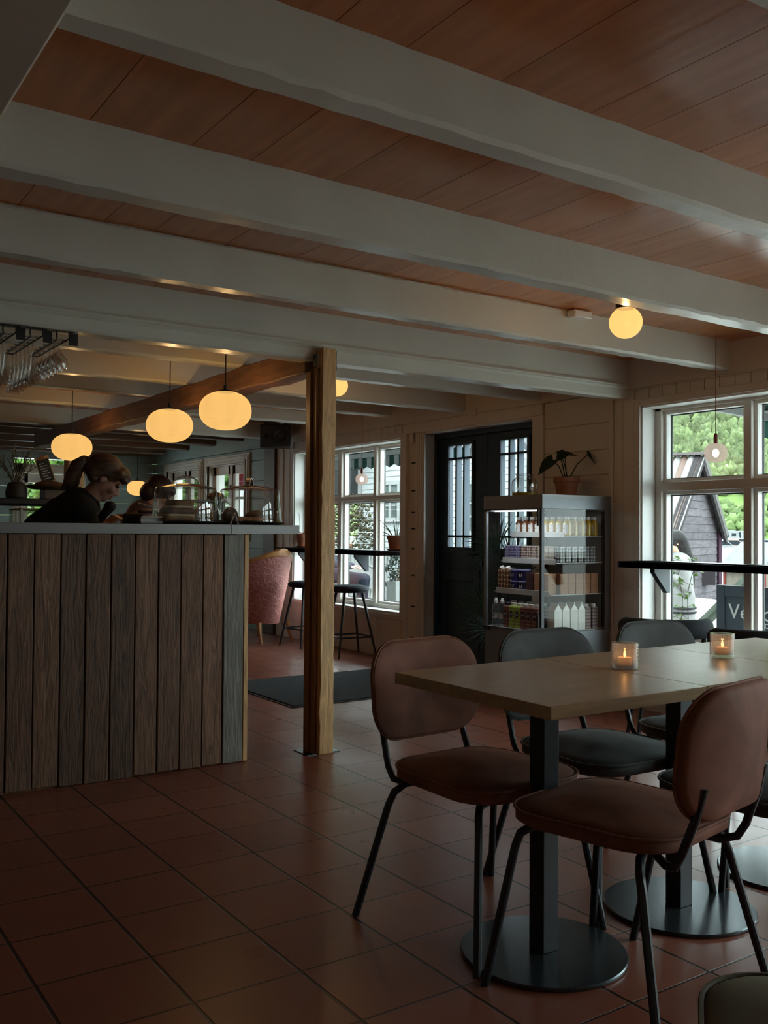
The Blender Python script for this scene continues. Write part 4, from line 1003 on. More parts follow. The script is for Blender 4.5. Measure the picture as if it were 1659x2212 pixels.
part('leg', MB().box(2.21, 2.225, 5.35, 5.49, 1.19, 1.345).box(2.42, 2.435, 5.35, 5.49, 1.19, 1.345), M['tray'], t, world=True)
single('loaf', MB().ball((2.40, 5.42, 1.385), .055, .05, .027), M['crust2'], 'small brown loaf on the raised board between the cake domes', 'loaf')
# ------------------------------------------------------------ drinks fridge
M['fsteel'] = mk('grey_fridge_metal', (.20, .215, .235), .4, metal=.3, var=.04)
M['fdark'] = mk('dark_fridge_trim', (.05, .05, .055), .4, metal=.3)
M['fwhite'] = mk('fridge_white', (.42, .42, .41), .5)
M['led'] = emis('fridge_led', (.80, .93, 1.0), 5.0)
FX, FY0, FY1 = 4.295, 4.511, 5.10
t = thing('drinks_fridge', 'grey glass-sided drinks fridge full of bottles by the double door', 'fridge', (4.62, 4.80, 0))
part('base', MB().box(FX+.012, 4.935, FY0+.004, FY1-.004, .02, .515), M['fsteel'], t, world=True, bev=.004)
part('plinth', MB().box(FX+.03, 4.92, FY0+.02, FY1-.02, 0, .02), M['black'], t, world=True)
part('vent', MB().box(FX+.004, FX+.012, 4.55, 5.06, .06, .068).box(FX+.004, FX+.012, 4.55, 5.06, .085, .093).box(FX+.004, FX+.012, 4.55, 5.06, .11, .118), M['fdark'], t, world=True)
part('canopy', MB().box(FX, 4.935, FY0, FY1, 1.332, 1.425), M['fsteel'], t, world=True, bev=.003)
part('top_rim', MB().box(FX-.002, 4.936, FY0-.003, FY0+.008, 1.412, 1.427), M['steel'], t, world=True)
part('back_panel', MB().box(4.90, 4.935, FY0, FY1, .515, 1.332), M['fwhite'], t, world=True, label='white perforated back')
for ya in (FY0+.008, FY1-.02): part('shelf_rail', MB().box(4.872, 4.885, ya, ya+.012, .53, 1.32), M['fdark'], t, world=True)
part('post', MB().box(4.885, 4.935, FY0-.001, FY0+.012, .515, 1.332), M['fsteel'], t, world=True)
part('post', MB().box(4.885, 4.935, FY1-.012, FY1+.001, .515, 1.332), M['fsteel'], t, world=True)
part('post', MB().box(FX+.004, FX+.026, FY1-.022, FY1, .515, 1.332), M['fsteel'], t, world=True)
part('side_glass', MB().box(FX+.024, 4.886, FY0+.002, FY0+.006, .515, 1.332), M['fglass'], t, world=True)
part('side_glass', MB().box(FX+.024, 4.886, FY1-.006, FY1-.002, .515, 1.332), M['fglass'], t, world=True)
dr = part('glass_door', MB().box(FX+.002, FX+.008, FY0+.022, FY1-.022, .518, 1.328), M['fglass'], t, world=True)
part('door_frame', MB().box(FX-.002, FX+.02, FY0, FY0+.022, .515, 1.332).box(FX-.002, FX+.010, FY0+.02, FY1, .515, .523).box(FX-.002, FX+.010, FY0+.02, FY1, 1.325, 1.332), M['fdark'], dr, world=True)
for za, zb in ((1.22, 1.325), (.53, .64)): part('handle', MB().box(FX-.02, FX, FY0+.012, FY0+.03, za, zb), M['black'], dr, world=True)
part('hinge', MB().box(FX-.006, FX+.02, FY1-.06, FY1-.008, .495, .517), M['black'], dr, world=True)
part('hinge', MB().box(FX-.004, FX+.02, FY1-.04, FY1-.008, 1.318, 1.332), M['black'], dr, world=True)
part('light_strip', MB().box(FX+.022, FX+.034, FY0+.05, FY1-.05, 1.322, 1.331), M['led'], t, world=True, label='lit white light strip')
part('added_light_lip', MB().box(FX+.040, FX+.042, FY0+.03, FY1-.03, 1.3165, 1.332), M['fdark'], t, world=True)  # added lip, keeps the strip's reflection out of the window glass
fl_ = bpy.data.lights.new('fridge_strip_light', 'AREA'); fl_.shape = 'RECTANGLE'; fl_.size = .02; fl_.size_y = .46; fl_.energy = 1.7; fl_.color = (.86, .95, 1)
fo_ = bpy.data.objects.new('fridge_strip_light', fl_); COL.objects.link(fo_); fo_.parent = t; fo_.location = (4.321-4.62, 0, 1.3195); fo_.rotation_euler = (0, R(-18), 0)
SH = [(4.525, 1.150), (4.445, .968), (4.385, .757), (4.32, .522)]
for x, z in SH[:3]:
    s_ = part('shelf', MB().box(x+.002, 4.885, FY0+.014, FY1-.014, z, z+.006), M['fwhite'], t, world=True)
    part('shelf_lip', MB().box(x, x+.004, FY0+.03, FY1-.03, z-.008, z+.030), M['fwhite'], s_, world=True, bev=.003)
part('shelf', MB().box(4.32, 4.90, FY0+.014, FY1-.014, .516, .521), M['fwhite'], t, world=True)

# bottles and cartons: one of each kind, then copies
def liquid(nm, c, rough=.15): return mk(nm, c, rough, var=.08, ns=6, spec=.6)
def juice(label, col, grp):
    t = thing('juice_bottle', label, 'bottle', (0, 0, 0), 0, grp)
    part('bottle', MB().lathe([(.024, 0), (.0285, .004), (.0285, .082), (.024, .096), (.0155, .104), (.0155, .112)], n=24), col, t)
    part('cap', MB().lathe([(.0185, .110), (.0185, .126), (.017, .128)], n=20), M['white'], t, label='white screw cap')
    lb = MB(); n = 8
    pts = [(-.0292*math.cos(R(-50+100*i/n)), .0292*math.sin(R(-50+100*i/n))) for i in range(n+1)]; pt2 = [(a*.985, b*.985) for a, b in pts][::-1]
    part('label_sheet', lb.prism(pts+pt2, 'z', .015, .074), M['card'], t, label='white paper label')
    part('motif', MB().ball((-.0292, -.002, .05), .0012, .005, .003, n=8, m=5, rot=(R(25), 0, 0)).ball((-.0292, .006, .047), .0012, .004, .0025, n=8, m=5).box(-.0297, -.0290, -.005, .005, .030, .032), mk('sprig_ink', (.12, .12, .10), .7), t)
    return t
def carton(label, w_, d, h, mat, grp, name='drink_carton', cap=False):
    t = thing(name, label, 'carton', (0, 0, 0), 0, grp)
    part('box', MB().box(-d/2, d/2, -w_/2, w_/2, 0, h), mat, t, bev=.0015)
    if cap: part('cap', MB().lathe([(.017, -.006), (.017, .011), (.015, .013)], n=18).xf(Matrix.Translation((-.008, 0, h+.009)) @ Matrix.Rotation(R(-30), 4, 'Y')), M['white'], t, label='round white cap'); part('sloped_top', MB().prism([(-d/2, h-.003), (d/2, h-.003), (d/2, h+.015), (d/2-.004, h+.015)], 'y', -w_/2, w_/2), mat, t)
    return t
def row(proto, slots, labels, first=True):
    for i, (x, y, z) in enumerate(slots):
        if i == 0: proto.location = (x, y, z); proto['label'] = labels(i)
        else: dup(proto, (x, y, z), label=labels(i))
ORD = ['first', 'second', 'third', 'fourth', 'fifth', 'sixth']
def lab(fmt): return lambda i: fmt.replace('#', ORD[i])
ZS = [s[1]+.0062 for s in SH]; ZS[3] = .5215
G1 = 'juice bottles on the top fridge shelf'
row(juice('', liquid('brown_juice', (.22, .09, .05)), G1), [(4.575, 5.035-.066*i, ZS[0]) for i in range(4)], lab('brown juice bottle with white label, # from the left on the top fridge shelf'))
row(juice('', liquid('yellow_juice', (.62, .40, .035)), G1), [(4.575+.003*i, 4.765-.0645*i, ZS[0]) for i in range(4)], lab('yellow juice bottle, # from the left in the front row of the top fridge shelf'))
row(juice('', liquid('yellow_juice_b', (.60, .38, .03)), G1), [(4.645+.064*i, 4.572, ZS[0]) for i in range(4)], lab('yellow juice bottle by the side glass, # counting back on the top fridge shelf'))
def chequer(nm, a, b, sc, top=None):
    m = mk(nm, a, .45, var=.05); nt = m.node_tree; bs = nt.nodes['Principled BSDF']
    t = nt.nodes.new('ShaderNodeTexCoord'); v = nt.nodes.new('ShaderNodeTexVoronoi'); v.inputs['Scale'].default_value = sc; v.inputs['Randomness'].default_value = .12
    nt.links.new(t.outputs['Object'], v.inputs['Vector'])
    mr = nt.nodes.new('ShaderNodeMapRange'); mr.inputs[1].default_value = .46; mr.inputs[2].default_value = .54; nt.links.new(v.outputs['Distance'], mr.inputs[0])
    nt.links.new(_mix(nt, mr.outputs[0], a, b), bs.inputs['Base Color']); return m
G2 = 'small patterned cartons on the second fridge shelf'
row(carton('', .050, .05, .108, chequer('purple_pattern', (.035, .02, .06), (.17, .16, .25), 52), G2), [(4.49, 5.045-.054*i, ZS[1]) for i in range(3)], lab('purple patterned carton, # from the left on the second fridge shelf'))
row(carton('', .050, .05, .108, chequer('brown_pattern', (.08, .025, .015), (.34, .30, .27), 52), G2), [(4.49, 4.875-.054*i, ZS[1]) for i in range(3)], lab('red-brown patterned carton, # of its kind from the left on the second fridge shelf'))
row(carton('', .050, .05, .108, chequer('beige_pattern', (.30, .24, .19), (.40, .36, .30), 52), G2), [(4.49, 4.708-.054*i, ZS[1]) for i in range(3)], lab('beige patterned carton, # of its kind from the left on the second fridge shelf'))
row(carton('', .050, .05, .108, chequer('check_pattern', (.03, .025, .03), (.50, .48, .47), 44), G2), [(4.50+.058*i, 4.557, ZS[1]) for i in range(6)], lab('black and white checked carton by the fridge side glass, # counting from the front'))
G3 = 'goods on the third fridge shelf'
cocoa = chequer('cocoa_pattern', (.12, .045, .02), (.55, .40, .22), 32)
row(carton('', .052, .055, .150, cocoa, G3, cap=True), [(4.43, 5.045-.064*i, ZS[2]) for i in range(2)], lab('brown and cream drink carton with tilted white cap, # from the left in the fridge'))
tubm = mk('violet_tub', (.03, .022, .12), .4, var=.15)
tb = thing('yoghurt_tub', '', 'tub', (0, 0, 0), 0, 'violet yoghurt tubs')
part('tub', MB().lathe([(.034, 0), (.041, .068)], n=28), tubm, tb)
part('lid', MB().lathe([(.043, .068), (.043, .076), (.040, .078)], n=28), mk('tub_lid', (.20, .22, .42), .3, var=.1), tb, label='shiny lid')
part('lettering', MB().text('YT', .03, Matrix.Translation((-.0385, 0, .03)) @ Matrix.Rotation(R(-90), 4, 'Z') @ Matrix.Rotation(R(90-5), 4, 'X'), .001), M['white'], tb, label='white letters YT')
row(tb, [(4.43, 4.91, ZS[2]), (4.43, 4.824, ZS[2]), (4.43, 4.91, ZS[2]+.0785), (4.43, 4.824, ZS[2]+.0785)], lambda i: ['violet tub at the lower left of the stack on the third fridge shelf', 'violet tub at the lower right of the stack on the third fridge shelf', 'violet tub at the upper left of the stack on the third fridge shelf', 'violet tub at the upper right of the stack on the third fridge shelf'][i])
mar = mk('maroon_box', (.06, .02, .025), .5, var=.15)
row(carton('', .07, .06, .068, mar, G3, 'carton_box'), [(4.425, 4.738, ZS[2]), (4.425, 4.738, ZS[2]+.0685)], lambda i: ['maroon box, lower of the pair beside the violet tubs', 'maroon box, upper of the pair beside the violet tubs'][i])
kraft = mk('kraft_box', (.42, .20, .10), .6, var=.12, ns=8)
row(carton('', .064, .075, .068, kraft, G3, 'carton_box'), [(4.43, 4.655-.068*i, ZS[2]+.0685*k) for k in range(2) for i in range(2)], lambda i: ['kraft box, lower left of the front four on the third fridge shelf', 'kraft box, lower right of the front four on the third fridge shelf', 'kraft box, upper left of the front four on the third fridge shelf', 'kraft box, upper right of the front four on the third fridge shelf'][i])
row(carton('', .064, .066, .068, kraft, G3, 'carton_box'), [(4.515+.072*i, 4.562, ZS[2]+.0685*k) for k in range(2) for i in range(5)], lambda i: f"kraft box {['front end', 'second', 'middle', 'fourth', 'back end'][i % 5]} of the {'lower' if i < 5 else 'upper'} row along the side glass of the fridge")
# bottom shelf
G4 = 'bottles on the bottom fridge shelf'
wt = thing('water_bottle', '', 'bottle', (0, 0, 0), 0, G4)
part('bottle', MB().lathe([(.026, 0), (.0295, .006), (.0295, .03), (.026, .05), (.0255, .075), (.0295, .10), (.0295, .125), (.022, .15), (.0135, .162)], n=24), glass('water_plastic', (.86, .92, .93), 1.5, 1.8, .05, .12), wt)
part('label_sheet', MB().lathe([(.0265, .052), (.0262, .088)], n=24, cap=False), mk('water_label', (.62, .63, .70), .4), wt, label='pale label')
part('cap', MB().lathe([(.0145, .158), (.0145, .176), (.011, .18), (.0085, .194)], n=18), M['white'], wt, label='white sports cap')
part('lettering', MB().text('isklar', .019, Matrix.Translation((-.0268, 0, .065)) @ Matrix.Rotation(R(-90), 4, 'Z') @ Matrix.Rotation(R(90), 4, 'X'), .0006), mk('dark_ink', (.05, .05, .09), .5), wt, label='dark lettering reading isklar')
row(wt, [(4.37, 5.05, ZS[3]), (4.37, 4.985, ZS[3])], lab('clear water bottle with white sports cap, # from the left on the bottom shelf'))
def smoothie(mat, capm=None):
    s_ = thing('smoothie_bottle', '', 'bottle', (0, 0, 0), 0, G4)
    part('bottle', MB().prism(rrect(.027, .027, .006, 3), 'z', 0, .138).loft([[(a*k, b*k, z) for a, b in rrect(.027, .027, .006, 3)] for k, z in ((1, .138), (.9, .148), (.6, .152))]), mat, s_)
    part('cap', MB().lathe([(.020, .150), (.020, .168), (.018, .17)], n=20), capm or M['white'], s_, label='screw cap')
    part('diamond_label', MB().prism([(0, .062), (.024, .092), (0, .122), (-.024, .092)], 'x', -.0282, -.0272), M['blackp'], s_, label='black diamond label')
    part('lettering', MB().text('aTe', .021, Matrix.Translation((-.0284, 0, .086)) @ Matrix.Rotation(R(-90), 4, 'Z') @ Matrix.Rotation(R(90), 4, 'X'), .0006), M['white'], s_, label='white letters aTe')
    return s_
def stripe(nm, a, b):
    m = mk(nm, a, .4, var=.06); nt = m.node_tree; t = nt.nodes.new('ShaderNodeTexCoord'); w_ = nt.nodes.new('ShaderNodeTexWave'); w_.bands_direction = 'Z'; w_.inputs['Scale'].default_value = 14; w_.inputs['Distortion'].default_value = .6
    nt.links.new(t.outputs['Object'], w_.inputs['Vector']); nt.links.new(_mix(nt, w_.outputs[0], a, b), nt.nodes['Principled BSDF'].inputs['Base Color']); return m
gr, rd = stripe('green_stripes', (.22, .34, .04), (.42, .52, .12)), stripe('red_stripes', (.12, .028, .025), (.30, .16, .14))
pk = stripe('plaid_stripes', (.10, .05, .055), (.33, .25, .24))
row(smoothie(rd, mk('dark_cap', (.02, .015, .03), .4)), [(4.375, 4.927, ZS[3])], lambda i: 'red smoothie bottle with a dark cap beside the water bottles')
row(smoothie(gr), [(4.375, 4.868, ZS[3]), (4.375, 4.810, ZS[3])], lab('green smoothie bottle with black diamond label, # from the left on the bottom shelf'))
row(smoothie(rd), [(4.375, 4.752, ZS[3]), (4.375, 4.694, ZS[3]), (4.375, 4.636, ZS[3])], lab('red smoothie bottle with white cap, # of its kind from the left, bottom fridge shelf'))
row(smoothie(pk), [(4.745, 4.556, ZS[3]), (4.81, 4.556, ZS[3])], lab('plaid red smoothie bottle by the fridge side glass, # of its kind from the front'))
mk_ = thing('milk_carton', '', 'carton', (0, 0, 0), 0, 'white gable-top milk cartons')
part('carton', MB().box(-.034, .034, -.034, .034, 0, .135), mk('milk_board', (.70, .70, .67), .5, var=.06, ns=9), mk_, bev=.001)
part('gable', MB().prism([(-.034, .135), (.034, .135), (.003, .172), (.003, .186), (-.003, .186), (-.003, .172)], 'y', -.034, .034), M['white'], mk_, label='white folded gable top')
row(mk_, [(4.46, 4.562, ZS[3]), (4.535, 4.562, ZS[3]), (4.61, 4.562, ZS[3]), (4.68, 4.562, ZS[3])], lab('white gable-top milk carton by the fridge side glass, # counting from the front'))
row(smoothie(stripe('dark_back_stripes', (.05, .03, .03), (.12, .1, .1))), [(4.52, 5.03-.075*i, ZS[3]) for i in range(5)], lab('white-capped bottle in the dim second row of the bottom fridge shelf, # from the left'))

# ------------------------------------------------------------ on top of the fridge
def pot(mb, r_, h):
    return mb.lathe([(r_*.70, 0), (r_*.9, h*.74), (r_*1.0, h*.74), (r_*1.0, h), (r_*.90, h), (r_*.86, h*.8), (.002, h*.8)], n=36)
def saucer(r_): return MB().lathe([(r_*.7, 0), (r_*.92, .018), (r_*.88, .018), (r_*.66, .005), (.002, .005)], n=36)
def heart_leaf(mb, base, tip, nrm, w_):
    base, tip, nrm = Vector(base), Vector(tip), Vector(nrm); d = (tip-base); L = d.length; d.normalize(); nrm = (nrm-d*nrm.dot(d)).normalized(); s_ = d.cross(nrm)
    rows = []; n = 10
    for i in range(n+1):
        q = i/n; hw = w_*(math.sin(math.pi*min(1, (q*.86+.14))**.8))*(1-.15*q); fold = .28
        rows.append([base+d*L*(q-.18*abs(u)*(1-q))+s_*hw*u+nrm*(abs(u)*hw*fold-.12*L*q*q+th) for u in (-1, -.5, 0, .5, 1) for th in (0,)])
    k = len(mb.v); mb.v += [tuple(p) for r_ in rows for p in r_]; mb.v += [tuple(p-nrm*.0012) for r_ in rows for p in r_]; N = (n+1)*5
    for i in range(n):
        for j in range(4):
            a = k+i*5+j; mb.f.append((a, a+1, a+6, a+5)); mb.f.append((a+N, a+5+N, a+6+N, a+1+N))
    bd = [j for j in range(5)]+[i*5+4 for i in range(1, n+1)]+[n*5+j for j in (3, 2, 1, 0)]+[i*5 for i in range(n-1, 0, -1)]
    for a, b in zip(bd, bd[1:]+bd[:1]): mb.f.append((k+a, k+b, k+b+N, k+a+N))
    return mb
t = thing('potted_plant', 'terracotta pot with a dark arrow-leaved plant on top of the fridge', 'plant', (4.805, 4.80, 1.426))
part('saucer', saucer(.098), M['terra'], t); part('pot', pot(MB(), .094, .135).shift((0, 0, .006)), M['terra'], t); part('soil', MB().lathe([(.002, .112), (.079, .112), (.075, .10)], n=24), M['soil'], t)
fr = Vector((.829, -.559, 0)); aw = Vector((.559, .829, 0))
def pl(a, b, z): return fr*a+aw*b+Vector((0, 0, z))
for i, (j, tp, nm_, w_) in enumerate(((pl(-.10, -.02, .262), pl(-.215, -.04, .165), pl(-.45, -.75, .75), .058), (pl(-.055, .0, .305), pl(.075, -.03, .305), pl(0, -.5, 1), .045), (pl(-.02, -.03, .31), pl(-.085, -.05, .255), pl(-.5, -.8, .3), .042), (pl(.150, .0, .305), pl(.255, .0, .205), pl(.5, -.65, .75), .040), (pl(-.03, .03, .29), pl(.02, .02, .33), pl(.1, -.7, .6), .03))):
    st = part('stem', MB().tube([pl(.005*i-.01, 0, .11), pl(.005*i-.01, 0, .11)*.5+j*.5+Vector((0, 0, .03)), j], [.005, .004, .003], 8), M['leaf'], t)
    part('leaf', heart_leaf(MB(), j, tp, nm_, w_), M['leaf'], st)
t = thing('glass_jar', 'wide clear glass jar with a little yellow liquid on top of the fridge', 'jar', (4.54, 4.945, 1.4255))
part('jar', MB().lathe([(.002, .002), (.085, .002), (.092, .015), (.094, .09), (.088, .115), (.062, .135), (.060, .15), (.066, .158), (.062, .16), (.055, .15)], n=40, cap=False), M['clear'], t)
part('liquid', MB().lathe([(.002, .005), (.083, .005), (.088, .016), (.088, .03), (.002, .03)], n=36), liquid('yellow_liquid', (.50, .36, .03)), t, label='yellow liquid')

# palm beside the fridge
t = thing('potted_palm', 'dark feathery palm standing between the fridge and the double door', 'palm', (4.72, 5.36, 0))
part('pot', pot(MB(), .13, .24), M['blackp'], t); part('soil', MB().lathe([(.002, .19), (.11, .19), (.105, .17)], n=24), M['soil'], t)
rng = random.Random(4)
def fan(T, axis, nrm, L, spread, n):
    T, axis = Vector(T), Vector(axis).normalized(); nrm = Vector(nrm); nrm = (nrm-axis*nrm.dot(axis)).normalized(); sd = axis.cross(nrm)
    p0 = Vector((0, 0, .2)); mid = p0.lerp(T, .55)+Vector((0, 0, .12))
    st = part('frond_stem', MB().tube([p0, p0.lerp(mid, .6)+Vector((0, 0, .02)), mid, T], .005, 6), M['palm'], t); fb = MB()
    for k in range(n):
        a = R(-spread/2+spread*k/(n-1)); d = (axis*math.cos(a)+sd*math.sin(a)+nrm*rng.uniform(-.12, .12)).normalized(); l_ = L*rng.uniform(.85, 1.05)
        e_ = T+d*l_-Vector((0, 0, .10*l_)); m_ = T+d*l_*.5; w_ = d.cross(nrm).normalized()*.0055
        fb.add([T-w_*.3, T+w_*.3, m_+w_, e_, m_-w_, m_+nrm*.003], [(0, 1, 5), (1, 2, 5), (2, 3, 5), (3, 4, 5), (4, 0, 5)])
    part('frond', fb, M['palm'], st)
fan((-.10, .12, .62), (-.25, .9, .12), (-.8, -.3, .4), .34, 170, 30)
fan((-.08, -.02, 1.06), (-.3, .7, .55), (-.8, -.4, .2), .30, 150, 24)
fan((-.02, -.10, .93), (-.2, -.3, .9), (-.8, -.3, .1), .30, 160, 22)
fan((.08, .10, .75), (.1, .5, .8), (-.8, -.3, .1), .30, 150, 22)
fan((-.16, -.02, .45), (-.5, .3, .2), (-.4, -.3, .8), .26, 150, 20)

# plants on the left window bar
t = thing('potted_plant', 'terracotta pot with a spiky green plant at the right end of the left window bar', 'plant', (5.045, 7.255, .992), 0)
part('saucer', saucer(.105), M['terra'], t); part('pot', pot(MB(), .092, .14).shift((0, 0, .006)), M['terra'], t); part('soil', MB().lathe([(.002, .115), (.077, .115), (.073, .10)], n=24), M['soil'], t)
rng = random.Random(8)
for k, (dx, dy, L, w_) in enumerate(((.0, .02, .33, .016), (-.25, .35, .24, .017), (-.1, .55, .2, .014), (.15, -.2, .26, .017), (-.1, .9, .22, .008), (.05, -.05, .17, .02), (-.2, -.15, .2, .018), (.1, .3, .16, .016), (-.05, 1.2, .2, .006))):
    mb = MB(); n = 8; rows = []; d = Vector((dx, dy, 1)).normalized(); s_ = d.cross(Vector((.9, -.3, .1))).normalized(); nn = d.cross(s_)
    for i in range(n+1):
        q = i/n; c = Vector((dx*.06, dy*.06, .11))+d*L*q+Vector((dx, dy, -abs(dy))) * .10*q*q*L/.2; hw = w_*(.55+.9*q if q < .4 else .91*(1-(q-.4)/.6)**.75)
        rows.append([c-s_*hw, c+nn*.004, c+s_*hw, c-nn*.003])
    part('leaf', mb.loft(rows), M['leafl'], t, ang=60)
t = thing('potted_plant', 'terracotta pot with a pinkish plant and thin stick, left end of the left window bar', 'plant', (5.03, 9.0, .992), 0)
part('saucer', saucer(.098), M['terra'], t); part('pot', pot(MB(), .094, .145).shift((0, 0, .006)), M['terra'], t); part('soil', MB().lathe([(.002, .12), (.078, .12), (.074, .10)], n=24), M['soil'], t)
part('stick', MB().tube([(-.03, .03, .11), (-.035, .055, .38)], .0022, 6), M['black'], t)
for k in range(6): part('leaf', heart_leaf(MB(), (.02*math.cos(k), .02*math.sin(k), .12), (.075*math.cos(k*1.05), .075*math.sin(k*1.05), .155+.02*(k % 3)), (0, 0, 1), .03), mk('pink_leaf', (.33, .16, .14), .5) if k == 0 else bpy.data.materials['pink_leaf'], t)
part('bloom', MB().ball((.02, -.05, .19), .022, .02, .03), M['black'], t)
# ------------------------------------------------------------ outdoors
def mo(nm, col, *a, **k):
    k.setdefault('spec', .12)
    if 'col2' in k: k['col2'] = mul(k['col2'], OUT)
    return mk(nm, mul(col, OUT), *a, **k)
OUT = .19
M['owhite'] = mo('outdoor_white_paint', (.86, .87, .86), .5, var=.03)
def sm(a, b, x): t = min(1, max(0, (x-a)/(b-a))); return t*t*(3-2*t)
def gz(x, y):
    near = -.45+.42*sm(6.8, 8.4, y-.35*(x-6))
    return near*(1-sm(14, 24, x))+sm(14, 24, x)*(-.9)+.6*sm(30, 60, x+y-20) if x < 400 else 0
M['path'] = mo('pale_gravel', (1.45, 1.43, 1.36), .9, var=.12, ns=6, bump=.2, bs=60)
M['meadow'] = mo('meadow', (.30, .50, .10), .9, var=.3, ns=.1, col2=(.42, .58, .20))
struct('ground_outside', MB().grid(lambda u, v: (5.2+290*u**2.6, -60+300*v if u > .55 else -60*min(1, u/.55)-6+(76+224*min(1, u/.55))*v, gz(5.2+290*u**2.6, -60+300*v if u > .55 else -60*min(1, u/.55)-6+(76+224*min(1, u/.55))*v)-.02), 60, 90), M['path'])
struct('ground_far', MB().grid(lambda u, v: (*[ (.79*(30+215*v)-.61*(-110+220*u)), (.61*(30+215*v)+.79*(-110+220*u))], gz(.79*(30+215*v)-.61*(-110+220*u), .61*(30+215*v)+.79*(-110+220*u))+.02), 40, 60), mo('lot_ground', (.42, .44, .38), .9, var=.2, ns=.2))
ex, ey = Vector((.79, .61)), Vector((-.61, .79))
def hp(d, l): p = ex*d+ey*l; return (p.x, p.y)
def hz(x, y):
    d = ex.dot(Vector((x, y)))-232
    return -1.1+max(0, d)*.40+max(0, min(d, 40))*.03+3*math.sin(x*.02)*sm(0, 80, d)+3*math.sin(y*.025+1)*sm(0, 80, d)
struct('hillside', MB().grid(lambda u, v: (*hp(190+430*v, -260+560*u), hz(*hp(190+430*v, -260+560*u))), 60, 50), M['meadow'])
# forest on the hillside: nobody could count it
rng = random.Random(2)
from mathutils import noise as NZ
def crown(mb, c, rx, rz, n=11, m=7):
    k = rng.random()*7; rings = []; o_ = Vector((rng.random()*50, rng.random()*50, rng.random()*50))
    for j in range(m+1):
        t = math.pi*min(max(j/m, .03), .97); q = []
        for i in range(n):
            d = Vector((math.sin(t)*math.cos(6.283*i/n+k), math.sin(t)*math.sin(6.283*i/n+k), -math.cos(t)*(1-.25*math.sin(t))))
            s_ = 1+.55*NZ.noise(d*1.7+o_)+.4*NZ.noise(d*4.1+o_)
            q.append((c[0]+d.x*rx*s_, c[1]+d.y*rx*s_, c[2]+d.z*rz*s_))
        rings.append(q)
    mb.loft(rings)
def foliage(nm, a, b, ns=1.2):
    m = mo(nm, a, .8, ns=ns, col2=b, isl=.38, bump=1.0, bs=1.6, detail=8); return m
M['forest'] = foliage('hillside_foliage', (.13, .19, .07), (.36, .44, .18), .9)
mb = MB()
for k in range(4200):
    d = 262+190*rng.random()**.9; l = rng.uniform(-75, 45)*d/300; x, y = hp(d, l); s_ = rng.uniform(1.5, 3.0)
    if d < 275 and rng.random() < .5: continue
    crown(mb, (x, y, hz(x, y)+s_*.9), s_*.9, s_*1.5)
tag(part('hillside_forest', mb, M['forest'], None, ang=180), 'green broadleaf forest covering the hillside outside the right window', 'forest', kind='stuff')
rng = random.Random(12); mb = MB()
for k in range(420):
    d = rng.uniform(236, 256); l = rng.uniform(-90, 30); x, y = hp(d, l); s_ = rng.uniform(.8, 2.2); crown(mb, (x, y, hz(x, y)+s_*.5), s_*.9, s_*.9)
tag(part('hillside_bushes', mb, foliage('bush_foliage', (.22, .36, .10), (.40, .54, .20)), None, ang=180), 'light green bushes at the foot of the hillside outside the right window', 'bushes', kind='stuff')

# wooden barn with a corrugated roof
V3 = lambda d, l, z: tuple(Vector((.559, .829, 0))*d+Vector((.829, -.559, 0))*l+Vector((0, 0, z)))   # d ahead, l to the right
N0, F0 = Vector((22, 6.69)), Vector((26, 9.22)); AP = (N0+F0)/2; lf = Vector((.535, -.846))
def bp(base, s_, z): q = base+lf*s_; return V3(q.x, q.y, z)
t = thing('barn', 'old grey-purple wooden barn with a corrugated roof outside the right window', 'barn', V3(AP.x, AP.y, -1.2))
part('wall', MB().add([bp(N0, 0, -1.2), bp(F0, 0, -1.2), bp(F0, 0, 1.25), bp(AP, 0, 3.1), bp(N0, 0, 1.25), bp(N0, 7, -1.2), bp(F0, 7, -1.2), bp(F0, 7, 1.25), bp(AP, 7, 3.1), bp(N0, 7, 1.25)], [(0, 1, 2, 3, 4), (9, 8, 7, 6, 5), (0, 4, 9, 5), (1, 6, 7, 2), (0, 5, 6, 1)]), mo('barn_core', (.2, .17, .18), .9), t, world=True)
mb = MB(); rng = random.Random(6); z = -1.2
gd = (F0-N0).normalized(); gn = Vector((-lf.x, -lf.y))
while z < 3.05:
    z1 = min(z+.20, 3.05); w0 = 1 if z < 1.25 else max(0.02, (3.1-z)/1.85); w1 = 1 if z1 < 1.25 else max(.02, (3.1-z1)/1.85); hw = (F0-N0).length/2
    pts = []
    for (zz_, ww, off) in ((z+.006, w0, .035), (z1, w1, .02)):
        for s_ in (-1, 1): q = AP+gd*hw*ww*s_+gn*off; pts.append(V3(q.x, q.y, zz_)); q2 = AP+gd*hw*ww*s_-gn*.01; pts.append(V3(q2.x, q2.y, zz_))
    mb.add(pts, [(0, 2, 6, 4), (1, 5, 7, 3), (0, 1, 3, 2), (4, 6, 7, 5), (0, 4, 5, 1), (2, 3, 7, 6)]); z += .2
part('siding', mb, mo('weathered_barn_boards', (.26, .225, .25), .85, var=.3, ns=3, isl=.18, stretch=(1, 1, 5), bump=.3), t, world=True)
mb = MB(); n = 84
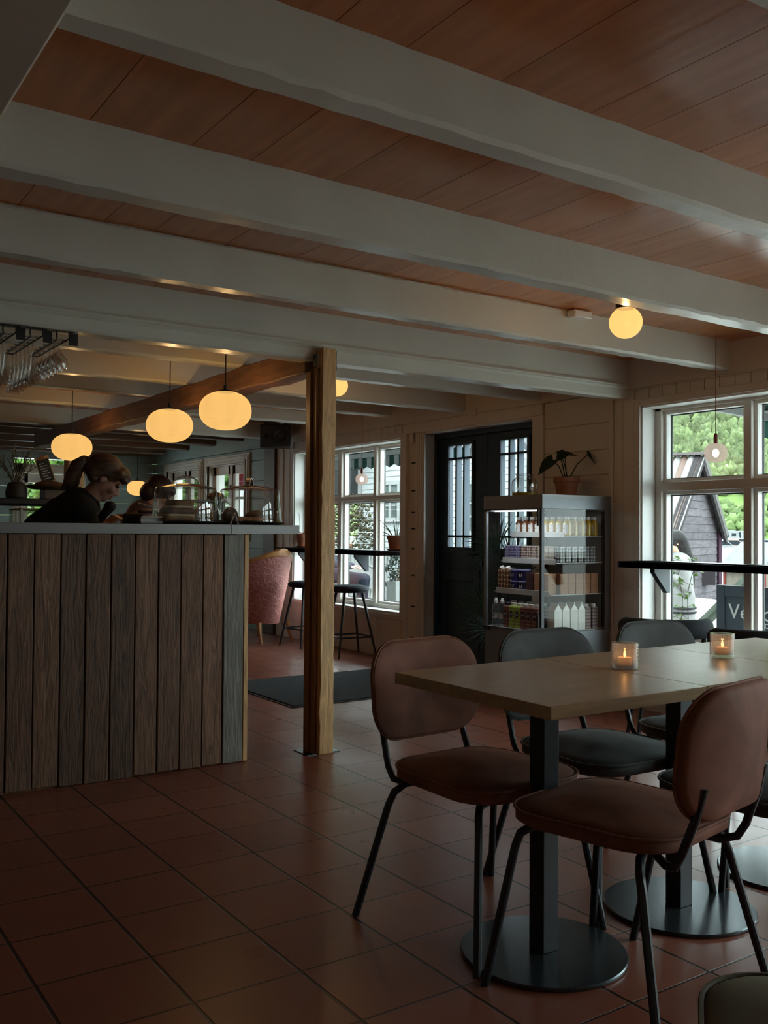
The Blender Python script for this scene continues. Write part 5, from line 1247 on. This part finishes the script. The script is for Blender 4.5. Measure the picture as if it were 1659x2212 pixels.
for side, E0 in ((0, N0), (1, F0)):
    sgn = -1 if side == 0 else 1; rows = []
    ev = E0+gd*sgn*.22; ze = 1.25-.17
    for i in range(n+1):
        s_ = -.28+7.6*i/n; o_ = .03*math.cos(i*math.pi)
        a = ev+lf*s_; b = AP+lf*s_; rows.append((V3(a.x, a.y, ze+.06+o_), V3(b.x, b.y, 3.16+o_)))
    k = len(mb.v); mb.v += [p for r_ in rows for p in r_]+[(p[0], p[1], p[2]-.03) for r_ in rows for p in r_]; Q = 2*(n+1)
    for i in range(n):
        a = k+2*i; mb.f += [(a, a+2, a+3, a+1), (a+Q, a+1+Q, a+3+Q, a+2+Q)]
cm = mo('corrugated_iron', (.85, .80, .78), .55, var=.15, ns=2); nt_ = cm.node_tree; tc_ = nt_.nodes.new('ShaderNodeTexCoord'); dt = nt_.nodes.new('ShaderNodeVectorMath'); dt.operation = 'DOT_PRODUCT'; dt.inputs[1].default_value = (-.402*20, .916*20, 0)
sn = nt_.nodes.new('ShaderNodeMath'); sn.operation = 'SINE'; mr_ = nt_.nodes.new('ShaderNodeMapRange'); mr_.inputs[1].default_value = -.2; mr_.inputs[2].default_value = .4
bs_ = nt_.nodes['Principled BSDF']; old_ = bs_.inputs['Base Color'].links[0].from_socket
nt_.links.new(tc_.outputs['Object'], dt.inputs[0]); nt_.links.new(dt.outputs['Value'], sn.inputs[0]); nt_.links.new(sn.outputs[0], mr_.inputs[0])
nt_.links.new(_mix(nt_, mr_.outputs[0], (.085, .055, .045), old_), bs_.inputs['Base Color'])   # rusty valleys between paler ridges
part('roof', mb, cm, t, world=True, ang=20)
rd_ = [AP+lf*-.32, AP+lf*7.3]
part('ridge_cap', MB().bar(V3(rd_[0].x, rd_[0].y, 3.2), V3(rd_[1].x, rd_[1].y, 3.2), .34, .07), mo('ridge_iron', (.42, .35, .34), .6), t, world=True)
mb = MB()
for E0, sgn in ((N0, -1), (F0, 1)):
    a = E0+gd*sgn*.26+gn*.2; b = AP+gn*.2
    mb.bar(V3(a.x, a.y, .98), V3(b.x, b.y, 3.05), .07, .22); a2 = a-gn*.12; b2_ = b-gn*.12; mb.bar(V3(a2.x, a2.y, 1.06), V3(b2_.x, b2_.y, 3.14), .12, .10)
part('bargeboard', mb, mo('dark_bargeboard', (.085, .07, .075), .8, var=.3), t, world=True)
q = F0+gn*.06
part('corner_board', MB().bar(V3(q.x, q.y, -1.2), V3(q.x, q.y, 1.2), .12, .12), mo('maroon_board', (.12, .05, .09), .8), t, world=True)
q = AP+gd*.9+gn*.06
part('window', MB().obox(V3(q.x, q.y, .05), (.5, .5, .45), (0, 0, .6)), mo('barn_window', (.09, .07, .08), .4), t, world=True)

# motorhome, parked cars and small sheds far off by the foot of the hill
M['carw'] = mo('white_car_paint', (.72, .74, .76), .25, var=.04); M['cglass'] = mo('dark_car_glass', (.05, .07, .085), .1, var=.2); M['tyre'] = mo('tyre', (.02, .02, .02), .8)
def vehicle(name, label, c, rz, L, Hh, mat, kind, cat, group=None):
    t = thing(name, label, cat, c, rz, group); w_ = 1.0
    if kind == 'camper': pr_ = [(-L/2, .35), (L/2-.5, .35), (L/2, .6), (L/2-.15, 1.4), (L/2-.7, Hh-.25), (L/2-1.1, Hh), (-L/2+.1, Hh), (-L/2, Hh-.15)]
    else: pr_ = [(-L/2, .3), (L/2, .3), (L/2, .75), (L/2-1.0, .92), (L/2-1.7, Hh), (-L/2+.9, Hh), (-L/2+.15, .95)]
    part('body', MB().prism(pr_, 'y', -w_, w_), mat, t, bev=.06)
    gl = MB(); sy = w_+.012
    if kind == 'camper':
        for s_ in (-1, 1):
            a, b = (s_*w_, s_*(w_+.015)) if s_ > 0 else (-w_-.015, -w_)
            gl.box(-L/2+.5, -L/2+1.5, a, b, 1.55, 2.2).box(-.2, .25, a, b, .9, 2.3).box(.9, L/2-.9, a, b, 1.5, 2.15)
        gl.prism([(L/2-.68, Hh-.3), (L/2-.14, 1.45), (L/2-.1, 1.47), (L/2-.62, Hh-.26)], 'y', -.9, .9)
    else:
        for s_ in (-1, 1):
            a, b = (w_, w_+.012) if s_ > 0 else (-w_-.012, -w_)
            gl.prism([(L/2-1.15, .95), (L/2-1.72, Hh-.1), (-L/2+.95, Hh-.1), (-L/2+.45, .98)], 'y', a, b)
        gl.prism([(L/2-1.02, .95), (L/2-1.68, Hh-.04), (L/2-1.62, Hh-.01), (L/2-.97, .97)], 'y', -.85, .85)
    part('window', gl, M['cglass'], t)
    for x in (-L/2+.95, L/2-.9):
        for s_ in (-1, 1): part('wheel', MB().lathe([(.02, -.1), (.3, -.1), (.34, -.06), (.34, .06), (.3, .1), (.02, .1)], n=20).xf(Matrix.Translation((x, s_*.9, .34)) @ Matrix.Rotation(R(90), 4, 'X')), M['tyre'], t)
    return t
vehicle('motorhome', 'white motorhome parked right of the barn at the foot of the hillside', (176.54, 128.17, -0.98), R(-30), 5.6, 2.75, M['carw'], 'camper', 'motorhome')
vehicle('motorhome', 'second white motorhome partly hidden behind the first one', (190.14, 134.68, -0.9), R(-35), 5.2, 2.6, M['carw'], 'camper', 'motorhome')
rng = random.Random(9)
cc = [mo('car_paint_a', (.66, .67, .68), .3), mo('car_paint_b', (.42, .46, .50), .3), mo('car_paint_c', (.55, .40, .36), .3)]
for i, (cx_, cy_) in enumerate(((82.13, 60.39), (103.05, 75.23), (86.85, 62.03), (109.18, 77.12), (94.07, 63.19), (129.97, 93.25), (132.85, 97.34), (124.68, 84.76))):
    vehicle('parked_car', ['pale parked car nearest the barn corner', 'grey-blue parked car beside the barn', 'reddish parked car below the motorhome', 'pale parked car left of the window bar', 'grey-blue parked car right of the window post', 'reddish parked car in the middle of the far row', 'pale parked car in the far row behind the barn corner', 'grey-blue parked car in the far row by the red shed'][i], (cx_, cy_, -1.0), R(rng.uniform(-60, 0)), 4.1, 1.5, cc[i % 3], 'car', 'car', 'parked cars below the hillside')
t = thing('red_shed', 'small pale shed with red corner boards outside, right of the window post', 'shed', (26.84, 18.08, -1.2), R(-20))
part('wall', MB().prism([(-.75, 0), (.75, 0), (.75, 1.35), (0, 1.95), (-.75, 1.35)], 'y', -1, 1), mo('pale_boards', (.52, .44, .36), .8, isl=.1), t)
part('roof', MB().prism([(-.95, 1.2), (0, 2.0), (.95, 1.2), (.95, 1.28), (0, 2.1), (-.95, 1.28)], 'y', -1.15, 1.15), mo('pale_roof', (.45, .44, .44), .7), t)
part('corner_board', MB().box(-.78, -.66, -1.02, -.9, 0, 1.3).box(.66, .78, -1.02, -.9, 0, 1.3).box(-.78, -.66, .9, 1.02, 0, 1.3), mo('red_board', (.48, .05, .04), .7), t)
t = thing('info_sign', 'white information sign on a post beside the barn roof', 'sign', (28.07, 20.87, -1.0))
part('post', MB().box(-.04, .04, -.04, .04, 0, 2.8), M['steel'], t)
part('panel', MB().box(-.27, .27, -.07, -.045, 2.35, 3.05).xf(Matrix.Rotation(R(-40), 4, 'Z')), M['owhite'], t, bev=.01)
part('marking', MB().box(-.18, .18, -.078, -.07, 2.45, 2.52).bar((-.12, -.075, 2.65), (.12, -.075, 2.92), .02, .03).bar((.12, -.075, 2.65), (-.12, -.075, 2.92), .02, .03).xf(Matrix.Rotation(R(-40), 4, 'Z')), mo('sign_marking', (.25, .42, .42), .6), t, label='dark bar and crossed lines')
t = thing('sloping_rail', 'weathered grey-green board sloping up along the outdoor steps', 'rail', (8.0, 6.1, -.45))
part('board', MB().bar((8.0, 6.26, .10), (8.0, 5.45, .83), .05, .17, (1, 0, 0)), mo('grey_green_board', (.30, .35, .28), .85, var=.3, ns=6), t, world=True)
part('board_wall', MB().prism([(6.5, -.45), (5.4, -.45), (5.4, .66), (6.3, -.05)], 'x', 8.03, 8.08), mo('brown_stair_boards', (.13, .10, .065), .9, var=.3, ns=5), t, world=True)

# chalkboard sign
t = thing('chalkboard_sign', 'dark standing chalkboard with white painted words outside the right window', 'sign', (6.35, 4.1, gz(6.35, 4.1)))
part('frame', MB().box(6.30, 6.34, 4.585, 4.66, -.45, .775).box(6.30, 6.34, 3.55, 3.625, -.45, .775).box(6.30, 6.34, 3.625, 4.585, .69, .775).box(6.30, 6.34, 3.625, 4.585, -.3, -.2), mo('slate_frame', (.045, .06, .08), .6), t, world=True, bev=.004)
part('board', MB().box(6.312, 6.33, 3.625, 4.585, -.2, .69), mo('slate_board', (.06, .08, .105), .7, var=.12), t, world=True)
part('rear_leg', MB().bar((6.345, 4.63, .75), (6.75, 4.63, -.44), .04, .03, (0, 1, 0)).bar((6.345, 3.58, .75), (6.75, 3.58, -.44), .04, .03, (0, 1, 0)), mo('slate_leg', (.04, .05, .065), .6), t, world=True)
mt = Matrix(((0, 0, -1, 6.309), (-1, 0, 0, 4.555), (0, 1, 0, .522), (0, 0, 0, 1)))
part('lettering', MB().text('Velkommen', .165, mt, .002, 'LEFT'), M['owhite'], t, world=True, label='white painted word Velkommen')
mt2 = Matrix(((0, 0, -1, 6.309), (-1, 0, 0, 4.292), (0, 1, 0, .468), (0, 0, 0, 1)))
part('lettering', MB().text('oo', .085, mt2, .002, 'LEFT'), M['owhite'], t, world=True, label='two white painted rings under the word')

# passer-by in a white knitted dress
M['knit'] = mo('white_knit', (.72, .70, .68), .9, var=.06, ns=14, bump=.2); M['dkband'] = mo('dark_knit_band', (.05, .045, .06), .9)
g0 = -.47; wo_ = Vector((8.27, 6.58, 0)); t = thing('person', 'person with long black hair in a white knitted outfit walking outside', 'person', (wo_.x, wo_.y, g0))
wf = Vector((-.80, .60, 0)); wr_ = Vector((wf.y, -wf.x, 0)); Wp = lambda f_, r_, z: wo_+wf*f_+wr_*r_+Vector((0, 0, g0+z))
HFw = Frame(Wp(.05, 0, 1.545), wf*.95+Vector((0, 0, -.25)))
mb = MB(); head(mb, HFw, 1.0); mb.cap(Wp(.02, 0, 1.50), Wp(0, 0, 1.38), .055, .06); mb.cap(Wp(0, 0, 1.30), Wp(0, 0, .95), .12, .125, 14)
for q in (-1, 1):
    mb.cap(Wp(0, q*.04, 1.36), Wp(0, q*.17, 1.33), .065, .055); mb.cap(Wp(0, q*.17, 1.33), Wp(-.03, q*.21, 1.05), .048, .04)
    wr2 = Wp(.20, q*.14, 1.28) if q < 0 else Wp(.16, q*.16, 1.15); mb.cap(Wp(-.03, q*.21, 1.05), wr2, .038, .027); hand(mb, wr2, (Vector((0, 0, .8))+wf*.3) if q < 0 else (wf*.8+Vector((0, 0, .3))), wr_*q, .95, .6, side=q)
    mb.cap(Wp(0, q*.09, .9), Wp(.05*q, q*.09, .5), .09, .058).cap(Wp(.05*q, q*.09, .5), Wp(.0, q*.09, .09), .055, .038).cap(Wp(-.04, q*.09, .04), Wp(.14, q*.1, .035), .035, .03)
b3 = part('body', mb, M['skin'], t, world=True, remesh=.009, smooth=3); face_bits(b3, HFw)
mb = MB().ball(HFw(-.02, 0, .035), .112, .095, .098, rot=HFw.rot(), n=20, m=14).cap(HFw(-.06, 0, 0), Wp(-.09, 0, 1.32), .085, .08).cap(Wp(-.09, 0, 1.34), Wp(-.14, .03, 1.10), .08, .03).ball(HFw(.055, 0, .07), .05, .07, .035, rot=HFw.rot())
part('hair', mb, M['hairb'], t, world=True, remesh=.009, smooth=2)
mb = MB().cap(Wp(0, 0, 1.33), Wp(0, 0, .98), .135, .15, 16).cap(Wp(.0, .07, .98), Wp(0, .08, .40), .145, .15, 16).cap(Wp(.0, -.07, .98), Wp(0, -.08, .40), .145, .15, 16).cap(Wp(0, .09, .35), Wp(0, .09, .10), .10, .08).cap(Wp(0, -.09, .35), Wp(0, -.09, .10), .10, .08)
for q in (-1, 1): mb.cap(Wp(0, q*.05, 1.35), Wp(0, q*.17, 1.33), .08, .07).cap(Wp(0, q*.17, 1.33), Wp(-.03, q*.21, 1.05), .062, .055).cap(Wp(-.03, q*.21, 1.05), Wp(.16, q*.15, 1.23) if q < 0 else Wp(.14, q*.165, 1.14), .052, .042)
part('clothing', mb, M['knit'], t, world=True, remesh=.012, smooth=3, label='white knitted top and skirt')
for zb in (.855, .81): part('band', MB().tube([Wp(.162*math.cos(a), .228*math.sin(a), zb) for a in [6.2832*k/28 for k in range(29)]], .012, 6), M['dkband'], t, world=True, label='dark stripe')
single('tote_bag', MB().ball(tuple(Wp(-.04, .30, .92)), .055, .15, .19, rot=(0, 0, .9)).tube([Wp(-.04, .22, 1.07), Wp(0, .215, 1.28), Wp(0, .20, 1.395), Wp(.03, .24, 1.2), Wp(.0, .35, 1.05)], .010, 6), mo('cream_canvas', (.58, .53, .44), .9), 'cream canvas bag on the shoulder of the walking person', 'bag')
# climbing plant by the right window
rng = random.Random(31); st = MB(); lv = MB()
for k in range(4):
    p = Vector((5.75+.05*k, 4.60+.07*k, -.4)); path = [p.copy()]
    for s_ in range(16):
        p = p+Vector((rng.uniform(-.015, .02), rng.uniform(-.035, .03), .085)); path.append(p.copy())
        if s_ > 3:
            for h in range(2):
                a = rng.uniform(0, 6.28); e = p+Vector((.05*math.cos(a), .05*math.sin(a), rng.uniform(-.01, .03))); st.tube([p, e], .0015, 4); n_ = Vector((rng.uniform(-1, 0), rng.uniform(-1, 1), .8)).normalized(); heart_leaf(lv, e, e+Vector((.04*math.cos(a), .04*math.sin(a), -.012)), n_, .017)
    st.tube(path, .0028, 5)
t = thing('climbing_plant', 'sparse climbing plant with small green leaves outside the right window', 'plant', (5.8, 4.7, -.45))
part('stem', st, mo('green_stem', (.16, .15, .08), .7), t, world=True, kind='stuff'); part('leaf', lv, mo('fresh_leaf', (.20, .36, .06), .5, var=.2), t, world=True, kind='stuff')
rng = random.Random(5); fl = MB(); gl = MB()
for k in range(46):
    p = Vector((6.9+rng.uniform(-.15, .15), 5.20+rng.uniform(-.16, .16), rng.uniform(-.15, .2))); (fl if k % 3 == 0 else gl).ball(p, .035, .035, .025, n=7, m=4)
t = thing('flower_bed', 'yellow flowers growing beside the chalkboard sign', 'flowers', (6.9, 5.2, -.45))
part('bloom', fl, mo('yellow_petals', (.75, .55, .03), .7), t, world=True, kind='stuff'); part('foliage', gl.ball((6.9, 5.2, -.28), .2, .2, .2), mo('bed_leaves', (.20, .30, .08), .8), t, world=True, kind='stuff')
t = thing('white_fence_post', 'short white post left of the yellow flowers outside', 'post', (7.4, 5.72, -.45)); part('shaft', MB().box(7.36, 7.44, 5.68, 5.76, -.45, .28), M['owhite'], t, world=True); part('cap', MB().box(7.34, 7.46, 5.66, 5.78, .28, .30), M['owhite'], t, world=True)

# awnings
M['grn'] = mo('green_awning_cloth', (.012, .11, .085), .8, var=.08); M['wht'] = mo('white_awning_cloth', (.74, .76, .76), .8, var=.04)
def awning(label, ya, yb, x1, zt, zb_, zv, plain=False):
    t = thing('awning', label, 'awning', (6, (ya+yb)/2, 2)); w_ = .103; g = MB(); wv = MB(); n = int((yb-ya)/w_)
    for i in range(n):
        a, b = ya+w_*i, ya+w_*(i+1); tgt = g if (i % 2 == 0 or plain) else wv
        tgt.add([(5.27, a, zt), (5.27, b, zt), (x1, b, zb_), (x1, a, zb_), (5.27, a, zt+.008), (5.27, b, zt+.008), (x1, b, zb_+.008), (x1, a, zb_+.008)], [(0, 3, 2, 1), (4, 5, 6, 7), (0, 1, 5, 4), (2, 3, 7, 6), (0, 4, 7, 3), (1, 2, 6, 5)])
        m = 5; low = [(a+(b-a)*j/m, zv+.018*math.cos((a+(b-a)*j/m-ya)/(w_*2)*2*math.pi)) for j in range(m+1)]
        tgt.prism(low+[(b, zb_-.04), (a, zb_-.04)], 'x', x1-.003, x1+.003)
    part('green_stripes' if not plain else 'cloth', g, M['grn'], t, world=True, label='green cloth')
    if not plain: part('white_stripes', wv, M['wht'], t, world=True, label='white cloth')
    part('front_bar', MB().box(x1-.05, x1+.03, ya, yb, zb_-.05, zb_+.005), M['owhite'], t, world=True, label='white front bar')
    mb = MB()
    for y in (ya+.12, yb-.12): mb.bar((5.27, y, zt-.35), (x1-.05, y, zb_-.05), .04, .055)
    part('folding_arm', mb, M['owhite'], t, world=True, label='white arm')
    mb = MB(); m = 160; pts = [(ya+(yb-ya)*j/m, zv+.018*math.cos((ya+(yb-ya)*j/m-ya)/(w_*2)*2*math.pi)) for j in range(m+1)]
    mb.tube([(x1, a, b) for a, b in pts], .005, 5); part('edging', mb, M['grn'], t, world=True)
awning('green and white striped awning with a scalloped edge over the left window outside', 7.9, 12.3, 6.6, 2.52, 2.17, 1.995)
awning('dark green awning at the top right of the right window outside', 1.9, 4.64, 6.8, 2.52, 2.16, 1.94, plain=True)

# white clapboard house
t = thing('white_house', 'white clapboard house across the lane outside the left window', 'house', (14.3, 17, 0))
M['clap'] = mo('white_clapboard', (1.12, 1.15, 1.15), .6, var=.03)
part('wall', MB().box(13.05, 15.6, 13.6, 20.4, -.2, 2.7).prism([(13.6, 2.7), (20.4, 2.7), (17.0, 6.0)], 'x', 13.05, 15.6), M['clap'], t, world=True)
mb = MB(); z = -.1
while z < 5.9:
    half = 3.4 if z < 2.7 else max(.1, 3.4*(1-(z-2.7)/3.3))
    mb.prism([(13.05, z), (13.015, z+.004), (13.035, z+.145), (13.05, z+.145)], 'y', 17.0-half, 17.0+half); z += .145
part('clapboards', mb, M['clap'], t, world=True)
part('corner_board', MB().box(12.99, 13.06, 20.28, 20.44, -.2, 2.75).box(12.99, 13.06, 13.56, 13.72, -.2, 2.75), M['owhite'], t, world=True)
part('roof', MB().prism([(21.3, 2.05), (17.0, 6.15), (13.0, 2.25), (13.0, 2.45), (17.0, 6.4), (21.3, 2.25)], 'x', 12.35, 15.7), mo('slate_roof', (.30, .31, .33), .7), t, world=True)
part('bargeboard', MB().bar((12.33, 21.3, 2.1), (12.33, 17.0, 6.2), .04, .22, (1, 0, 0)).bar((12.33, 13.0, 2.3), (12.33, 17.0, 6.2), .04, .22, (1, 0, 0)), M['owhite'], t, world=True)
def hwin(ya, yb, za, zb_):
    wf_ = part('window_frame', MB().box(12.96, 13.02, ya-.1, ya, za-.1, zb_+.1).box(12.96, 13.02, yb, yb+.1, za-.1, zb_+.1).box(12.96, 13.02, ya, yb, zb_, zb_+.1).box(12.94, 13.02, ya-.12, yb+.12, za-.1, za).box(12.97, 13.02, (ya+yb)/2-.05, (ya+yb)/2+.05, za, zb_).box(12.98, 13.02, ya, yb, za+.28, za+.32).box(12.98, 13.02, ya, yb, za+.58, za+.61), M['owhite'], t, world=True)
    part('pane', MB().box(12.995, 13.01, ya, yb, za, zb_), mo('house_glass', (.28, .33, .31), .15, var=.4, ns=5), wf_, world=True)
hwin(18.62, 19.28, 1.5, 2.3); hwin(15.2, 16.1, 1.2, 2.2)

# people and furniture on the terrace outside the left window
M['terr'] = mo('terrace_frame', (.20, .21, .20), .5)
def folding(name, label, cat, c, rz, w_, h, top_):
    t = thing(name, label, cat, c, rz, 'folding terrace furniture')
    part('top' if cat == 'table' else 'seat', MB().prism(rrect(w_/2, w_/2, .04, 4), 'z', h-.02, h), top_, t, bev=.004)
    for s_ in (-1, 1):
        part('leg', MB().bar((s_*w_*.42, -w_*.45, 0), (s_*w_*.42, w_*.42, h-.02), .022, .022), M['terr'], t)
        part('leg', MB().bar((s_*w_*.38, w_*.45, 0), (s_*w_*.38, -w_*.42, h-.02), .022, .022), M['terr'], t)
    if cat == 'chair':
        part('backrest', MB().bar((-w_*.42, .95*w_/2, h), (-w_*.42, 1.15*w_/2, h+.42), .02, .02).bar((w_*.42, .95*w_/2, h), (w_*.42, 1.15*w_/2, h+.42), .02, .02).box(-w_*.42, w_*.42, w_*.52, w_*.56, h+.25, h+.40), M['terr'], t)
    return t
t_ = folding('folding_table', 'folding table with crossed legs outside at the right edge of the left window', 'table', (6.95, 10.05, -.02), R(60), .62, .74, mo('table_top', (.32, .38, .38), .4))
fc = folding('folding_chair', 'folding chair with a pale cushion under the seated person outside', 'chair', (6.80, 11.30, -.02), R(-35), .42, .44, M['terr'])
single('seat_cushion', MB().prism([(a*.98, b*.98) for a, b in rrect(.21, .21, .06, 5)], 'z', 0, .035).xf(Matrix.Translation((6.80, 11.30, .421)) @ Matrix.Rotation(R(-35), 4, 'Z')), mo('pale_cushion', (.62, .60, .50), .9), 'pale cushion on the folding chair outside', 'cushion', bev=.012)
g1 = -.02; mo_ = Vector((6.80, 11.30, g1)); mf = Vector((.72, -.62, 0)).normalized(); mr_ = Vector((mf.y, -mf.x, 0)); Mp = lambda f_, r_, z: mo_+mf*f_+mr_*r_+Vector((0, 0, z))
t = thing('person', 'person in a blue-grey jacket and dark jeans seated outside the left window', 'person', tuple(mo_))
HFm = Frame(Mp(-.20, 0, 1.27), mf*.95+Vector((0, 0, -.2))); mb = MB(); head(mb, HFm); mb.cap(Mp(-.23, 0, 1.18), Mp(-.25, 0, 1.06), .058, .062); mb.cap(Mp(-.22, 0, .96), Mp(-.06, 0, .57), .13, .13, 14)
for q in (-1, 1):
    kn = Mp(.42, q*.12, .52); an = Mp(.38, q*.13, .09); mb.cap(Mp(-.06, q*.09, .55), kn, .085, .06).cap(kn, an, .056, .04).cap(Mp(.35, q*.13, .045), Mp(.55, q*.14, .035), .038, .03)
    a = Mp(-.22, q*.19, 1.0); e = Mp(-.04, q*.24, .76); wr2 = Mp(.24, q*.14, .70); mb.cap(Mp(-.23, q*.04, 1.03), a, .07, .06).cap(a, e, .05, .043).cap(e, wr2, .042, .028); hand(mb, wr2, mf-mr_*q*.2, Vector((0, 0, 1)), 1, .5, side=q)
b4 = part('body', mb, M['skin'], t, world=True, remesh=.010, smooth=3); face_bits(b4, HFm)
part('hair', MB().ball(HFm(-.022, 0, .04), .108, .09, .095, rot=HFm.rot(), n=18, m=12).ball(HFm(-.06, 0, -.02), .06, .075, .06), M['hairb'], t, world=True, remesh=.01)
mb = MB().cap(Mp(-.22, 0, .97), Mp(-.06, 0, .58), .155, .165, 16)
for q in (-1, 1):
    a = Mp(-.22, q*.19, 1.0); e = Mp(-.04, q*.24, .76); mb.cap(Mp(-.22, q*.05, 1.02), a, .09, .085).cap(a, e, .075, .07).cap(e, Mp(.235, q*.142, .702), .066, .046)
part('jacket', mb, mo('blue_grey_cloth', (.15, .16, .24), .9, var=.25, ns=9, bump=.3), t, world=True, remesh=.013, smooth=3)
mb = MB().cap(Mp(-.08, 0, .56), Mp(.0, 0, .54), .15, .14)
for q in (-1, 1): kn = Mp(.42, q*.12, .52); an = Mp(.38, q*.13, .10); mb.cap(Mp(-.06, q*.09, .55), kn, .105, .08).cap(kn, an, .078, .06)
part('jeans', mb, mo('dark_jeans', (.05, .065, .11), .9, var=.2, ns=12), t, world=True, remesh=.013, smooth=3)
def leafball(label, name, cat, c, rx, rz_, n, mat, s_, seed, stem=None):
    rng = random.Random(seed); t = thing(name, label, cat, (c[0], c[1], c[2]-rz_)); mb = MB()
    for k in range(n):
        d = Vector((rng.gauss(0, 1), rng.gauss(0, 1), rng.gauss(0, 1))).normalized(); p = Vector(c)+Vector((d.x*rx, d.y*rx, d.z*rz_))*rng.uniform(.45, 1)
        e = (d+Vector((rng.uniform(-1, 1), rng.uniform(-1, 1), rng.uniform(-.5, .9)))).normalized(); q = e.cross(Vector((rng.uniform(-1, 1), .3, 1))).normalized()*s_*.32; nn = e.cross(q).normalized()*s_*.05
        mb.add([p-e*s_*.5, p+q, p+e*s_*.5, p-q, p+nn], [(0, 1, 4), (1, 2, 4), (2, 3, 4), (3, 0, 4), (0, 3, 2, 1)])
    part('foliage', mb, mat, t, world=True, kind='stuff', ang=180)
    if stem: part('stem', stem, M['timber'], t, world=True)
    return t
t = leafball('silvery round shrub in a white planter outside at the right of the left window', 'potted_shrub', 'plant', (6.5, 9.31, .74), .16, .22, 520, mo('silver_leaf', (.20, .27, .21), .6, var=.3), .045, 3, MB().tube([(6.5, 9.31, .40), (6.5, 9.31, .74)], .01, 6))
part('planter', MB().box(6.40, 6.60, 9.21, 9.41, -.02, .58), M['owhite'], t, world=True, bev=.008)
leafball('yellow-green shrub in front of the white house outside the left window', 'shrub', 'plant', (11.3, 18.05, .95), .75, 1.05, 1500, mo('yellow_leaf', (.34, .32, .13), .8, col2=(.50, .44, .32), ns=3), .12, 4, MB().tube([(11.3, 18.05, -.05), (11.3, 18.05, .9)], .05, 6))
t = thing('picket_fence', 'low white picket fence outside below the left window bar', 'fence', (8.3, 11.7, 0)); mb = MB()
part('rail', MB().box(8.30, 8.33, 9.4, 14.2, .18, .25).box(8.30, 8.33, 9.4, 14.2, .72, .79), M['owhite'], t, world=True)
for k in range(40): mb.box(8.27, 8.30, 9.4+.12*k, 9.47+.12*k, -.02, .88)
part('picket', mb, M['owhite'], t, world=True, kind='stuff')

# garden behind the rear windows, and the flag
fo = mo('garden_leaf', (.16, .40, .05), .6, col2=(.30, .55, .10), ns=2)
for i, (c, rx, rz_) in enumerate((((7.6, 15.6, 1.6), 1.3, 1.8), ((9.6, 22.5, 1.8), 1.8, 2.0), ((5.0, 18.2, 1.6), 1.7, 1.7), ((8.3, 19.0, 2.0), 1.4, 1.6))):
    leafball(['bright green tree seen through the rear window nearer the speaker', 'bright green tree seen through the rear window farther from the speaker', 'bright green shrub behind the window in the rear wall', 'tall green tree between the rear windows outside'][i], 'garden_tree', 'tree', c, rx, rz_, 1500, fo, .30, 40+i, MB().tube([(c[0], c[1], -.1), c], .08, 6))
t = thing('flag', 'red, white and blue flag hanging outside the rear window nearer the speaker', 'flag', (5.62, 12.05, 1.3))
def fl(u0, u1, mt_):
    mb = MB(); k = []
    def P_(u, v, o): yy = 12.23-.36*u-.10*v; return (5.66+.02*math.sin(u*9+v*2)+o, yy, 2.06-.62*v-.10*u)
    n = 6; fr_ = [[P_(u0+(u1-u0)*i/n, j/8, 0) for i in range(n+1)] for j in range(9)]
    mb.grid(lambda u, v: P_(u0+(u1-u0)*u, v, -.002), 4, 8).grid(lambda u, v: P_(u0+(u1-u0)*u, v, .002), 4, 8); part('flag_stripe', mb, mt_, t, world=True)
fl(0, .38, mo('flag_blue', (.02, .035, .16), .8)); fl(.38, .62, M['owhite']); fl(.62, 1, mo('flag_red', (.50, .015, .035), .8))
part('flag_pole', MB().tube([(5.26, 12.25, 1.9), (5.70, 12.24, 2.2)], .012, 8), M['owhite'], t, world=True)
